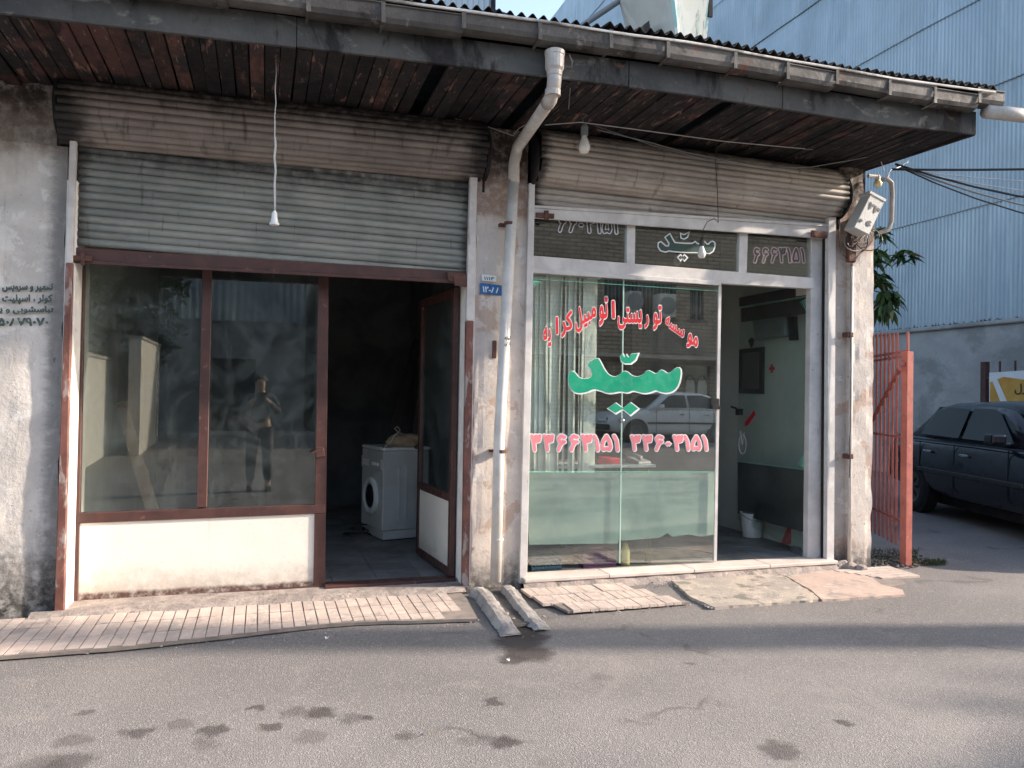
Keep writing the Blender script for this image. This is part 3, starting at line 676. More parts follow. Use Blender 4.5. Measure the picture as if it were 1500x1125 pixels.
# ---- interior of the right shop
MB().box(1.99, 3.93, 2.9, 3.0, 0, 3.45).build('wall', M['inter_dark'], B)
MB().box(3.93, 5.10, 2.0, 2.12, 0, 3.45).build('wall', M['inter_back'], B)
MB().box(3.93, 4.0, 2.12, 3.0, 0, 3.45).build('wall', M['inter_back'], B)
MB().box(5.06, 5.099, .3, 2.0, .0, 3.45).build('wall', M['inter_right'], B)
def floor_tiles(x0, x1, y0, y1, z, s, m, name='floor_tile'):
    f_ = None; nx = int((x1-x0)/s); ny = int((y1-y0)/s)
    for i in range(nx):
        for j in range(ny):
            if f_ is None: f_ = MB().box(.002, s-.002, .002, s-.002, -.02, 0).build(name, m, B, local=True, bevel=.001); o = f_
            else: o = inst(f_, B, (0, 0, 0))
            o.location = Vector((x0+i*s, y0+j*s, z+rnd(-.001, .001)))-BL
MB().box(1.95, 5.1, .125, 3.0, .03, .062).build('floor_bed', M['joint'], B)
floor_tiles(1.99, 5.0, .135, 2.9, .074, .30, M['floor_r'])
MB().box(-1.3, 1.95, .262, 4.6, .0, .030).build('floor_bed', M['joint'], B)
floor_tiles(-1.2, 1.95, .265, 4.5, .042, .35, M['floor_dark'])
# ---- downpipe
pp = at(810, 92, -1.1)
top = Vector((pp.x, -1.09, pp.z))
q1 = at(812, 118, -1.09); q2 = at(809, 142, -1.06); q3 = at(758, 216, -.13); q4 = at(753, 240, -.09)
zb_ = at(726, 852, -.09)
pts = [top, q1, q2-Vector((0, 0, .01)), q2+(q3-q2)*.06-Vector((0, 0, .01))]
dp = MB().tube([Vector((q1.x, -1.09, q1.z+.05)), q1, q1.lerp(q2, .6), q2+(q3-q2)*.05, q2+(q3-q2)*.12], .047, 16).tube([q2+(q3-q2)*.09, q3, q3+(q4-q3)*.5, q4, q4+Vector((0, 0, -.15))], .044, 16)
dp.tube([q4+Vector((0, 0, -.1)), Vector((zb_.x+.01, -.085, 1.2)), Vector((zb_.x, -.09, zb_.z))], .043, 16)
dpo = dp.build('downpipe', M['pvc'], B, smooth=True)
cp = q1+Vector((0, 0, .03))
MB().lathe(cp, [(.05, 0), (.052, .03), (.062, .05), (.063, .13), (.067, .135), (.067, .16), (.05, .17)], 18).build('coupling', M['pvc'], dpo, smooth=False)
MB().lathe(q2.lerp(q1, .25), [(.051, -.02), (.052, .02)], 16).build('coupling', M['pvc'], dpo)
for (x, y) in ((747, 328), (733, 661)):
    c = at(x, y, -.085); m = MB().lathe(Vector((c.x, -.085, c.z)), [(.047, -.012), (.048, .012)], 16)
    m.box(c.x-.07, c.x+.06, -.05, .0, c.z-.010, c.z+.010)
    m.build('pipe_strap', M['rust'], dpo)
MB().lathe(Vector((at(729, 790, -.09).x, -.088, at(729, 790, -.09).z)), [(.046, -.006), (.047, .006)], 16).build('coupling', M['pvc'], dpo)
# ---- thin conduit in the recess of the right pier, hinge brackets
cd = MB().tube([Vector((5.117, -.045, 2.75)), Vector((5.117, -.045, .02))], .016, 8)
cd.build('conduit', M['grey_guide'], B, smooth=True)
for y in (490, 668): 
    p = at(1243, y, -.05); MB().box(p.x-.03, p.x+.035, -.075, .0, p.z-.025, p.z+.02).build('hinge_bracket', M['rust'], B, bevel=.004)
p = at(727, 512, 0); MB().box(p.x-.035, p.x+.0, -.01, .005, p.z-.07, p.z+.07).build('hinge_bracket', M['rust'], B, bevel=.004)
# broken mortar lump at the foot of the right pier
def lump(name, c, r, m, parent=None, seed=0, sq=(1, 1, .5), sub=2):
    bm = bmesh.new(); bmesh.ops.create_icosphere(bm, subdivisions=sub, radius=1)
    for v in bm.verts:
        d = 1+.35*noise.fractal(v.co*1.7+Vector((seed, 0, 0)), 1, 2, 3); v.co = Vector((v.co.x*sq[0], v.co.y*sq[1], v.co.z*sq[2]))*d*r
    me = bpy.data.meshes.new(name); bm.to_mesh(me); bm.free(); me.materials.append(m)
    o = bpy.data.objects.new(name, me); COL.objects.link(o)
    if parent: o.parent = parent; c = Vector(c)-wloc(parent)
    o.location = c; return o
for k, (x, y, r) in enumerate(((1232, 828, .07), (1245, 830, .06), (1262, 832, .05), (1217, 829, .045))):
    g = gr(x, y, .03); lump('mortar_lump', (g.x, g.y, .02), r, M['roughcon'], B, k*3.3, (1.2, 1, .8))

# ================================================================ WRITING
FORMS = {'ا': 'FE8D FE8E', 'ت': 'FE95 FE96 FE97 FE98', 'ع': 'FEC9 FECA FECB FECC', 'م': 'FEE1 FEE2 FEE3 FEE4', 'ی': 'FBFC FBFD FBFE FBFF', 'ر': 'FEAD FEAE',
         'و': 'FEED FEEE', 'س': 'FEB1 FEB2 FEB3 FEB4', 'ک': 'FB8E FB8F FB90 FB91', 'ل': 'FEDD FEDE FEDF FEE0', 'پ': 'FB56 FB57 FB58 FB59', 'خ': 'FEA5 FEA6 FEA7 FEA8',
         'چ': 'FB7A FB7B FB7C FB7D', 'ش': 'FEB5 FEB6 FEB7 FEB8', 'ب': 'FE8F FE90 FE91 FE92', 'ه': 'FEE9 FEEA FEEB FEEC', 'د': 'FEA9 FEAA'}
def shape(s):
    if not any(c in FORMS for c in s): return s
    out = []
    for i, c in enumerate(s):
        if c not in FORMS: out.append(c); continue
        fm = FORMS[c].split()
        prev = i > 0 and s[i-1] in FORMS and len(FORMS[s[i-1]].split()) == 4
        nxt = i < len(s)-1 and s[i+1] in FORMS and len(fm) == 4
        k = (3 if prev and nxt else 1 if prev else 2 if nxt else 0)
        if k >= len(fm): k = 1 if prev else 0
        out.append(chr(int(fm[k], 16)))
    return ''.join(reversed(out))
def text_mesh(s, offset=0.0):
    c = bpy.data.curves.new('t', 'FONT'); c.body = shape(s); c.offset = offset; c.fill_mode = 'FRONT'; c.resolution_u = 3
    o = bpy.data.objects.new('t', c); COL.objects.link(o); bpy.context.view_layer.update()
    me = bpy.data.meshes.new_from_object(o.evaluated_get(bpy.context.evaluated_depsgraph_get()))
    v = [Vector(q.co) for q in me.vertices]; f = [tuple(p.vertices) for p in me.polygons]
    bpy.data.objects.remove(o); bpy.data.curves.remove(c); bpy.data.meshes.remove(me); return v, f
def write(name, s, quad, toworld, m, parent, bold=.02, rot=0, outline=None, om=None, th=(0, -1, 0), slant=0):
    """lettering fitted to the picture box quad=(x0,y0,x1,y1[,y0r,y1r]); toworld maps a picture point onto its surface"""
    x0, y0, x1, y1 = quad[:4]; y0r, y1r = (quad[4], quad[5]) if len(quad) > 4 else (y0, y1)
    v, f = text_mesh(s, 0)
    if rot:
        R = Matrix.Rotation(rot, 3, 'Z'); v = [R @ q for q in v]
    if slant: v = [Vector((q.x+slant*q.y, q.y, 0)) for q in v]
    big = bold+(outline or 0)
    a, b, c, d = min(q.x for q in v)-big, max(q.x for q in v)+big, min(q.y for q in v)-big, max(q.y for q in v)+big
    for off, mm, lift in ([(big, om, .0002)] if outline else []) + [(bold, m, .0014 if outline else .0002)]:
        W = []; Fc = []
        dirs = [(0, 0)]+[(math.cos(k*math.pi/4)*off, math.sin(k*math.pi/4)*off) for k in range(8)] if off > 0 else [(0, 0)]
        for k, (dx, dy) in enumerate(dirs):
            n = len(W)
            for q in v:
                t = (q.x+dx-a)/(b-a); s_ = (q.y+dy-c)/(d-c)
                px = x0+(x1-x0)*t; lo = y1+(y1r-y1)*t; hi = y0+(y0r-y0)*t
                W.append(toworld(px, lo+(hi-lo)*s_)+Vector(th)*(lift+.0001*k))
            Fc += [tuple(i+n for i in g) for g in f]
        mesh(name, W, Fc, mm, parent)
on_glass = lambda x, y: at(x, y, YR+.0285)
on_trans = lambda x, y: at(x, y, YR+.0285)
on_wall = lambda x, y: at(x, y, -.014)
LW = [('یه', (795, 477, 808, 509), .1), ('ا', (813, 463, 819, 491), 0), ('کر', (821, 453, 839, 496), .15), ('مبیل', (842, 448, 874, 488), .28), ('تو', (877, 433, 891, 479), 0),
      ('ا', (895, 439, 902, 468), 0), ('یستی', (904, 449, 941, 484), 0), ('ر', (943, 460, 951, 482), 0), ('تو', (956, 446, 970, 485), 0), ('سسه', (974, 463, 1003, 495), -.35), ('مو', (1005, 487, 1023, 510), -.3)]
for s, bx, ro in LW: write('lettering', s, bx, on_glass, M['red_paint'], ptf, .035, ro, .035, M['white_paint'])
def outline_poly(pts, w_):
    n = len(pts); out = []
    A = sum(pts[i][0]*pts[(i+1) % n][1]-pts[(i+1) % n][0]*pts[i][1] for i in range(n)); sg = 1 if A > 0 else -1
    for i in range(n):
        a, b, c = Vector(pts[i-1]), Vector(pts[i]), Vector(pts[(i+1) % n])
        e1 = (b-a).normalized(); e2 = (c-b).normalized(); n1 = Vector((e1.y, -e1.x))*sg; n2 = Vector((e2.y, -e2.x))*sg
        m = (n1+n2); m = m.normalized() if m.length > .01 else n1; out.append(b+m*w_/max(.45, m.dot(n1)))
    return [tuple(p) for p in out]
def smooth_poly(pts, it=2):
    for _ in range(it):
        q = []; n = len(pts)
        for i in range(n):
            a, b = pts[i], pts[(i+1) % n]; q += [(a[0]*.75+b[0]*.25, a[1]*.75+b[1]*.25), (a[0]*.25+b[0]*.75, a[1]*.25+b[1]*.75)]
        pts = q
    return pts
BIG = [(1010, 503), (1027, 513), (1040, 532), (1062, 541), (1090, 538), (1105, 527), (1100, 502), (1080, 474), (1125, 445), (1140, 468), (1155, 500), (1175, 524), (1200, 532), (1220, 524), (1240, 505),
       (1257, 509), (1275, 526), (1300, 532), (1325, 522), (1345, 501), (1364, 510), (1382, 520), (1402, 500), (1416, 504), (1432, 517), (1450, 510), (1468, 492), (1489, 490), (1492, 520), (1482, 565),
       (1462, 592), (1432, 602), (1402, 597), (1382, 588), (1360, 598), (1330, 603), (1300, 594), (1281, 590), (1260, 600), (1225, 594), (1200, 600), (1170, 602), (1140, 590), (1110, 583), (1080, 598), (1040, 603), (1015, 592), (1000, 565), (997, 530)]
SH = [(1226, 440), (1236, 431), (1243, 448), (1252, 434), (1262, 448), (1274, 431), (1303, 428), (1292, 455), (1272, 471), (1246, 471), (1230, 460)]
D1 = [(1172, 668), (1205, 646), (1238, 670), (1205, 690)]; D2 = [(1236, 670), (1270, 644), (1304, 670), (1270, 698)]
for poly, sm in ((BIG, 1), (SH, 0), (D1, 0), (D2, 0)):
    P0 = [(500+a/3, 375+b/3) for a, b in poly]
    if sm: P0 = smooth_poly(P0, 1)
    P1 = outline_poly(P0, 1.5)
    MB().prism([at(a+.8, b+.8, YR+.0282) for a, b in P1], (0, -.0008, 0)).build('lettering', M['white_paint'], ptf)
    MB().prism([at(a, b, YR+.0265) for a, b in P0], (0, -.0008, 0)).build('lettering', M['green_paint'], ptf)
# transom writing
TS = [(7, 235), (22, 225), (40, 222), (50, 230)]
BIG2 = [(935, 235), (945, 245), (965, 262), (985, 262), (990, 240), (965, 205), (990, 185), (1005, 215), (1020, 240), (1090, 246), (1135, 245), (1150, 235), (1160, 245), (1175, 250), (1195, 246), (1210, 236), (1222, 250), (1235, 250), (1248, 236), (1258, 232),
        (1270, 240), (1270, 265), (1260, 290), (1240, 303), (1222, 300), (1195, 300), (1150, 296), (1100, 296), (1020, 291), (985, 285), (965, 293), (935, 285), (920, 262), (922, 240)]
for poly in (BIG2, [(1062, 185), (1075, 190), (1090, 188), (1108, 176), (1100, 200), (1080, 212), (1064, 205)], [(1045, 330), (1058, 318), (1070, 330), (1058, 345)], [(1070, 330), (1083, 318), (1097, 332), (1083, 348)]):
    P0 = [(750+a/4.286, 300+b/4.286) for a, b in poly]; P1 = outline_poly(P0, 1.7)
    MB().prism([at(a, b, YR+.0286) for a, b in P1], (0, -.0006, 0)).build('lettering', M['white_paint'], tfo)
    MB().prism([at(a, b, YR+.0272) for a, b in P0], (0, -.0006, 0)).build('lettering', M['green_dark'], tfo)
GL = {'۳': [[(.12, 1), (.30, .62), (.52, .98)], [(.30, .62), (.52, .60), (.60, .98)], [(.56, .62), (.86, .66), (.92, 1)], [(.28, .70), (.36, .35), (.42, .02)]],
      '۶': [[(.88, .90), (.50, 1.0), (.26, .80), (.40, .60), (.86, .58)], [(.72, .60), (.46, .36), (.26, .02)]],
      '۱': [[(.34, .98), (.52, .66), (.60, .02)]], '۵': [[(.52, .98), (.20, .62), (.06, .24), (.20, .04), (.48, .14), (.80, .04), (.94, .24), (.82, .62), (.52, .98)]],
      '۰': [[(.42, .44), (.58, .44)]], '۲': [[(.12, 1), (.30, .66), (.74, .66), (.86, 1)], [(.24, .74), (.38, .02)]]}
GW = {'۱': .45, '۰': .55}
def digits(name, s, quad, toworld, m, parent, wgt=.13, outline=.07, om=None, gapw=.12):
    x0, y0, x1, y1 = quad[:4]; y0r, y1r = (quad[4], quad[5]) if len(quad) > 4 else (y0, y1)
    tot = sum(GW.get(c, 1.) for c in s)*.72+gapw*(len(s)-1); hh = 1.0
    asp = (x1-x0)/tot/abs(y1-y0)          # width units per height unit
    for rad, mm, base in ([(wgt+outline, om, .0002)] if om else [])+[(wgt, m, .0022 if om else .0002)]:
        pen = 0; lay = 0
        def pt(gx, gy, L):
            t = gx/tot; sv = .12+.76*gy; lo = y1+(y1r-y1)*t; hi = y0+(y0r-y0)*t
            return toworld(x0+(x1-x0)*t, lo+(hi-lo)*sv)+Vector((0, -1, 0))*L
        for c in s:
            mb = MB(); gw = GW.get(c, 1.)*.72
            for st in GL[c]:
                P = [(pen+(px if c not in GW else (px-.5)*1.0/GW[c]*GW[c]+.5)*(.72 if c not in GW else 1)*1.0-(0 if c not in GW else .5-gw/2), py) for px, py in st]
                for i, (ax_, ay) in enumerate(P):
                    L = base+.00006*(lay % 24); lay += 1
                    r = rad*(1.25 if c == '۰' else 1)
                    vs = [pt(ax_+r/asp*1.0*math.cos(a)*(1 if True else 0), ay+r*math.sin(a)/.76, L) for a in [k*math.pi/(5 if c != '۰' else 2) for k in range(10 if c != '۰' else 4)]]
                    mb.add(vs, [tuple(range(len(vs)))])
                    if i:
                        bx_, by = P[i-1]; L = base+.00006*(lay % 24); lay += 1
                        dx, dy = (ax_-bx_)*asp, (ay-by)*.76; l = math.hypot(dx, dy) or 1; nx, ny = -dy/l*rad/asp, dx/l*rad/.76
                        mb.add([pt(bx_+nx, by+ny, L), pt(ax_+nx, ay+ny, L), pt(ax_-nx, ay-ny, L), pt(bx_-nx, by-ny, L)], [(0, 1, 2, 3)])
            pen += gw+gapw
            mesh(name, mb.v, mb.f, mm, parent)
digits('numeral', '۳۳۶۶۳۱۵۱', (777, 635, 906, 663), on_glass, M['pink_paint'], ptf, .085, .05, M['white_paint'], .2)
digits('numeral', '۳۳۶۰۳۱۵۱', (924, 636, 1036, 662), on_glass, M['pink_paint'], ptf, .085, .05, M['white_paint'], .2)
digits('numeral', '۶۶۰۳۱۵۱', (817, 312, 904, 342, 316, 345), on_trans, M['film_dark'], tfo, .055, .045, M['white_paint'], .25)
digits('numeral', '۶۶۶۳۱۵۱', (1103, 361, 1178, 387), on_trans, M['film_dark'], tfo, .055, .045, M['pink_pale'], .25)
# stencilled notice on the left wall
for s, bx in (('تعمیر و سرویس', (3, 415, 78, 428)), ('کولر ، اسپلیت ، یخچال', (-42, 431, 77, 446)), ('لباسشویی و یخچال', (-34, 448, 78, 461)), ('۰۹۱۱۱۵۰۸۷۹۰۷۰', (-36, 465, 71, 478))):
    write('wall_lettering', s, bx, on_wall, M['ltext'], B, .055)
# small notice stencilled on the downpipe
write('pipe_lettering', 'لوله', (739, 492, 748, 499), lambda x, y: at(x, y, -.135), M['ltext'], dpo, .05)
write('pipe_lettering', 'بازکن', (739, 500, 748, 507), lambda x, y: at(x, y, -.135), M['ltext'], dpo, .05)
# number plates
npl = MB().slab([(703, 414), (735, 418), (735, 433), (703, 430)], -.016, .006).build('address_plate', M['blue_plate'], bevel=.002)
tag(npl, 'small blue enamel address plate on the middle pier beside the downpipe', 'plate')
write('numerals', '۱۲-۸۸', (707, 419, 733, 428, 421, 430), lambda x, y: at(x, y, -.0165), M['white_paint'], npl, .03)
npw = MB().slab([(706, 402), (727, 404), (727, 413), (706, 411)], -.016, .004).build('paper_number_plate', M['white_paint'])
tag(npw, 'small white number plate just above the blue address plate', 'plate')
write('numerals', '۱۱۱۴', (709, 405, 724, 410, 406, 411), lambda x, y: at(x, y, -.0165), M['ltext'], npw, .02)
#@@PART3
# ================================================================ PAVEMENT, CHANNEL, PATCHES
def structure(o): o['kind'] = 'structure'; return o
edf = lambda q: .68+.17*min(1, abs(q-.5)/1.2)
pav = structure(MB().prism([(-3.2, -edf(-3.2)-.004, 0)]+[(-3+.2*i, -edf(-3+.2*i)-.004+rnd(-.006, .006), 0) for i in range(23)]+[(1.46, -.30, 0), (1.46, -.055, 0), (-3.2, -.055, 0)], (0, 0, .019)).build('pavement', M['joint']))
P0_ = None
def paver(x, y, lx, ly, z, rz=0, m=None, par=None):
    global P0_
    if P0_ is None: P0_ = MB().box(-.5, .5, -.5, .5, -.02, 0).build('paver', M['paver'], pav, local=True); o = P0_
    else: o = inst(P0_, par or pav, (0, 0, 0))
    o.location = (x, y, z); o.scale = (lx, ly, 1); o.rotation_euler = (rnd(-.006, .006), rnd(-.012, .012), rz+rnd(-.004, .004))
    return o
x = -2.9; 
while x < 1.30:
    ed = .66+.17*min(1, abs(x-.5)/1.2)+rnd(-.012, .012)
    y = -.10
    for r_i, L in enumerate((.25, .25, ed-.60)):
        if L > .03:
            if not (x > 1.16 and r_i > 1):
                paver(x+.034, y-L/2, .067+rnd(-.002, .002), L-.005, .0275-.0025*r_i+rnd(-.0012, .0012), -.0)
        y -= L
    x += .0745
# dusty mortar against the threshold
dz = MB(); v = []; f = []; N = 50
for i in range(N+1):
    xx = -1.4+i*2.9/N
    for (yy, zz) in ((-.05, .050), (-.09, .040), (-.14-.05*noise.noise(Vector((xx*5, 1, 0))), .026)): v.append((xx, yy+.012*noise.noise(Vector((xx*13, yy, 0))), zz))
for i in range(N):
    for k in range(2): f.append((i*3+k, i*3+3+k, i*3+4+k, i*3+1+k))
dz.add(v, f).build('mortar_fillet', M['roughcon'], pav, smooth=True)
# second strip beyond the drain channel
pav2 = structure(MB().prism([(2.06, -.79, 0), (3.03, -.79, 0), (2.72, -.13, 0), (1.93, -.13, 0)], (0, 0, .017)).build('pavement', M['joint']))
x = 1.86
while x < 3.0:
    y = -.16; hi = -.16
    for r_i, L in enumerate((.22, .22, .2)):
        xc = x+.03+.02*r_i
        if xc+0*y < 2.70+(.32*(-(y-L/2)-.13)/.67) and xc > 1.93+.14*(r_i == 2):
            paver(xc, y-L/2, .061, L-.005, .0275-.002*r_i+rnd(-.003, .003), par=pav2)
        y -= L
    x += .066
# worn patches
def patch(name, px, h, m, seed=0, amp=.010):
    pts = [gr(a, b, 0) for a, b in px]; poly = []
    for i in range(len(pts)):
        a, b = pts[i], pts[(i+1) % len(pts)]; n = max(2, int((b-a).length/.04))
        for k in range(n):
            p = a.lerp(b, k/n); poly.append(Vector((p.x+amp*noise.noise(p*14+Vector((seed, 0, 0))), p.y+amp*noise.noise(p*14+Vector((0, seed, 5))), .0)))
    bm = bmesh.new(); vs = [bm.verts.new(p+Vector((0, 0, h))) for p in poly]; vb = [bm.verts.new(p+Vector((0, 0, -.01))) for p in poly]
    n = len(poly); f0 = bm.faces.new(vs)
    for i in range(n): bm.faces.new((vb[i], vb[(i+1) % n], vs[(i+1) % n], vs[i]))
    bmesh.ops.triangulate(bm, faces=[f0])
    bmesh.ops.recalc_face_normals(bm, faces=bm.faces)
    me = bpy.data.meshes.new(name); bm.to_mesh(me); bm.free(); me.materials.append(m)
    o = bpy.data.objects.new(name, me); COL.objects.link(o); return structure(o)
patch('concrete_patch', [(985, 853), (1096, 838), (1150, 847), (1192, 872), (1200, 881), (1046, 892), (1012, 878)], .015, M['yellowcon'], 1, .016)
patch('pink_tile_patch', [(1152, 846), (1205, 838), (1262, 836), (1290, 858), (1322, 866), (1325, 873), (1204, 881), (1190, 868)], .013, M['pinkcon'], 4, .008)
p3 = structure(MB().prism([gr(a, b, 0) for a, b in ((1215, 840), (1262, 832), (1300, 838), (1327, 856), (1292, 862))], (0, 0, .010)).build('pavement', M['joint']))
for i in range(5):
    t = i/5; a = gr(1225+15*i, 838+4.2*i-3, .02); 
    o = paver(4.92+.02*i+.24, -.19-.075*i, .60-.05*i, .068, .020, .0, par=p3)
# drain channel: two mortar ridges and a damp bed
dc = empty('drain_channel', (1.72, -.05, 0), label='short drain channel between two broken mortar ridges under the white downpipe', cat='drain channel')
def ridge(px, w0, h0, seed):
    pts = [gr(a, b, .05) for a, b in px]; v = []; f = []; sec = [(-1.7, -.05), (-1.1, .55), (-.85, .92), (-.2, 1.0), (.35, .97), (.8, .93), (.98, .7), (1.1, -.02)]; n = 0; m = len(sec)
    fine = []
    for a, b in zip(pts[:-1], pts[1:]):
        for k in range(7): fine.append(a.lerp(b, k/7))
    fine.append(pts[-1])
    for i, p in enumerate(fine):
        t = i/(len(fine)-1); h = h0*(1-.75*t**3)*(1+.18*noise.noise(Vector((seed, i*.5, 0)))); ww = w0*(1+.25*noise.noise(Vector((seed, i*.6, 4))))
        for (a, b) in sec: v.append((p.x+a*ww, p.y+.010*noise.noise(Vector((a*5, i*.9, seed))), b*h+.006*noise.noise(Vector((a*4, i*.8, seed+3)))))
    for i in range(len(fine)-1):
        for k in range(m-1): f.append((i*m+k, i*m+m+k, i*m+m+k+1, i*m+k+1))
    f.append(tuple(range(m))); f.append(tuple(range(len(v)-m, len(v))))
    return MB().add(v, f).build('mortar_ridge', M['kerbcon'], dc)
ridge([(700, 862), (709, 866), (722, 882), (738, 902), (752, 919)], .046, .062, 2)
ridge([(743, 858), (752, 866), (764, 882), (782, 900), (798, 911)], .042, .056, 8)
MB().prism([gr(a, b, 0) for a, b in ((706, 858), (745, 856), (770, 884), (795, 910), (756, 920), (730, 892))], (0, 0, .012)).build('channel_bed', M['channel'], dc)
for k, (x, y) in enumerate([(752, 906), (770, 909), (786, 906), (742, 899), (796, 903)]):
    g = gr(x, y, .015); lump('mortar_crumb', g, rnd(.012, .024), M['kerbcon'], dc, k)
# gravel crumbs lying against the pavement edge
def crumbs(name, n, fn, m, r0, r1, lab=None):
    bm = bmesh.new()
    for i in range(n):
        p = fn(); r = rnd(r0, r1); mt = Matrix.Translation(p) @ Matrix.Rotation(rnd(0, 6), 4, 'Z') @ Matrix.Diagonal((r, r*rnd(.6, 1), r*.5, 1))
        bmesh.ops.create_icosphere(bm, subdivisions=1, radius=1, matrix=mt)
    me = bpy.data.meshes.new(name); bm.to_mesh(me); bm.free(); me.materials.append(m)
    o = bpy.data.objects.new(name, me); COL.objects.link(o); tag(o, lab, 'grit', kind='stuff'); return o
def fcr():
    t = random.random()
    if t < .35: a = gr(rnd(1185, 1215)*0+rnd(950, 1015), 0+rnd(852, 860), 0)
    elif t < .7: 
        k = random.random(); a = gr(1005+k*35, 868+k*24, 0)
    else: a = Vector((rnd(-1.5, 3.0), -.86+rnd(-.03, .05), 0))
    return Vector((a.x+rnd(-.02, .02), a.y+rnd(-.02, .02), .008))
crumbs('grit', 260, fcr, M['kerbcon'], .003, .011, 'loose mortar grit along the broken pavement edge')
def frd():
    x, y = rnd(-2, 6.5), -.9-2.6*random.random()**1.5
    return Vector((x, y, .002))
crumbs('road_grit', 520, frd, M['kerbcon'], .0015, .005, 'fine loose grit scattered over the asphalt')
# litter
def scrap(name, x, y, s, m, label, cat):
    g = gr(x, y, .006); v = []; N = 7
    for i in range(N):
        a = i*2*math.pi/N; r = s*rnd(.5, 1.1); v.append((g.x+r*math.cos(a), g.y+r*math.sin(a), .006+rnd(0, s*.7)))
    v.append((g.x, g.y, .012)); f = [(i, (i+1) % N, N) for i in range(N)]
    v2 = [(a, b, c-.0015) for a, b, c in v]
    o = mesh(name, v+v2, f+[tuple(q+N+1 for q in reversed(t)) for t in f], m); tag(o, label, cat)
scrap('paper_scrap', 478, 935, .020, M['litter'], 'torn white paper scrap on the asphalt before the left shop', 'litter')
scrap('paper_scrap', 745, 967, .016, M['litter'], 'white paper scrap on the wet stain below the drain channel', 'litter')
scrap('dry_leaf', 633, 1071, .018, M['litter_y'], 'pale yellow dry leaf on the road near the oil spots', 'leaf')
scrap('paper_scrap', 568, 905, .010, M['litter'], 'tiny white scrap at the pavement edge near the drain channel', 'litter')

# ================================================================ THINGS IN THE LEFT SHOP
W_ = empty('washing_machine', (1.16, 1.9, .045), .23, 'white front loading washing machine standing behind the open brown door leaf', 'washing machine')
ww, wd, wh = .50, .60, .93
mb = MB().box(0, ww, 0, wd, .10, wh-.035); mb.build('body', M['grey_enamel'], W_, local=True, bevel=.012, seg=2)
MB().box(-.006, ww+.012, -.006, wd+.006, wh-.033, wh).build('top_panel', M['white_enamel'], W_, local=True, bevel=.012, seg=2)
MB().box(.02, ww-.01, .012, wd-.012, .01, .099).build('plinth', M['grey_enamel'], W_, local=True, bevel=.004)
MB().box(-.014, -.001, .02, wd-.02, .70, .815).build('control_panel', M['grey_enamel'], W_, local=True, bevel=.004)
for k in range(3): MB().lathe((-.014, .10+.07*k, .757), [(.018, 0), (.016, .018)], 12, (-1, 0, 0)).build('knob', M['white_enamel'], W_, local=True)
MB().box(-.018, -.013, .36, .54, .725, .79).build('detergent_drawer', M['white_enamel'], W_, local=True, bevel=.002)
rim = MB().lathe((-.001, .30, .42), [(.19, 0), (.19, .02), (.165, .035), (.135, .03), (.13, .012), (.13, 0)], 28, (-1, 0, 0)).build('porthole', M['white_enamel'], W_, local=True, smooth=False)
MB().lathe((-.014, .30, .42), [(.129, 0), (.11, .018), (.05, .03)], 24, (-1, 0, 0)).build('porthole_glass', M['car_glass'], rim, local=True, smooth=True)
for z0 in (0,): MB().box(.16, .19, -.005, .001, .2, .74).box(.24, .27, -.005, .001, .2, .74).build('pressed_rib', M['grey_enamel'], W_, local=True, bevel=.003)
for sx_, sy_ in ((.04, .04), (.46, .04), (.04, .56), (.46, .56)): MB().lathe((sx_, sy_, -.0), [(.02, 0), (.02, .02)], 8).build('foot', M['blackplastic'], W_, local=True)
p = Vector((1.30, 2.02, .975))
cb = lump('cloth_bag', p+Vector((.10, .05, .055)), .13, M['cloth'], None, 5, (1.35, .8, .62), 3); tag(cb, 'crumpled tan bag heaped on top of the washing machine', 'bag')
lw = MB().tube([p+Vector(q) for q in ((.1, 0, .12), (.02, -.02, .15), (-.02, -.03, .19), (.01, -.03, .21), (.04, -.02, .17), (-.02, -.05, .12), (-.06, -.09, .06), (-.12, -.10, .01), (-.135, -.12, -.10), (-.13, -.13, -.19))], .005, 6).build('flex_lead', M['cable_w'], smooth=True)
tag(lw, 'pale electric lead looping off the tan bag down the washing machine', 'cable')
hs = MB(); c0 = gr(523, 786, .05); hs.tube([c0+Vector((.17*math.cos(a)*(1-.02*i), .12*math.sin(a), .005+.003*i)) for i, a in enumerate([i*.35 for i in range(38)])]+[c0+Vector((.5, .5, .01))], .009, 6)
tag(hs.build('hose', M['blackplastic'], smooth=True), 'black hose coiled on the floor in front of the washing machine', 'hose')
for (x0, y0, x1, y1, Y0, Y1, wdt, lab) in ((612, 500, 571, 655, 3.6, 2.9, .10, 'long dark timber board leaning steeply behind the washing machine'), (622, 530, 607, 640, 3.0, 2.8, .06, 'shorter dark batten leaning beside the door leaf above the washing machine')):
    a, b = at(x0, y0, Y0), at(x1, y1, Y1)
    b2 = a+(b-a)*((a.z-.06)/(a.z-b.z))
    tag(MB().beam(a, b2, wdt, .03, (0, 1, 0)).build('timber_board', M['wood_dark']), lab, 'board')
a, b = at(177, 590, .9), at(225, 752, .6)
b2 = a+(b-a)*((a.z-.06)/(a.z-b.z))
tag(MB().beam(a, b2, .09, .02, (0, 1, 0)).build('timber_board', M['wood_brown']), 'brown board leaning low behind the left window pane', 'board')
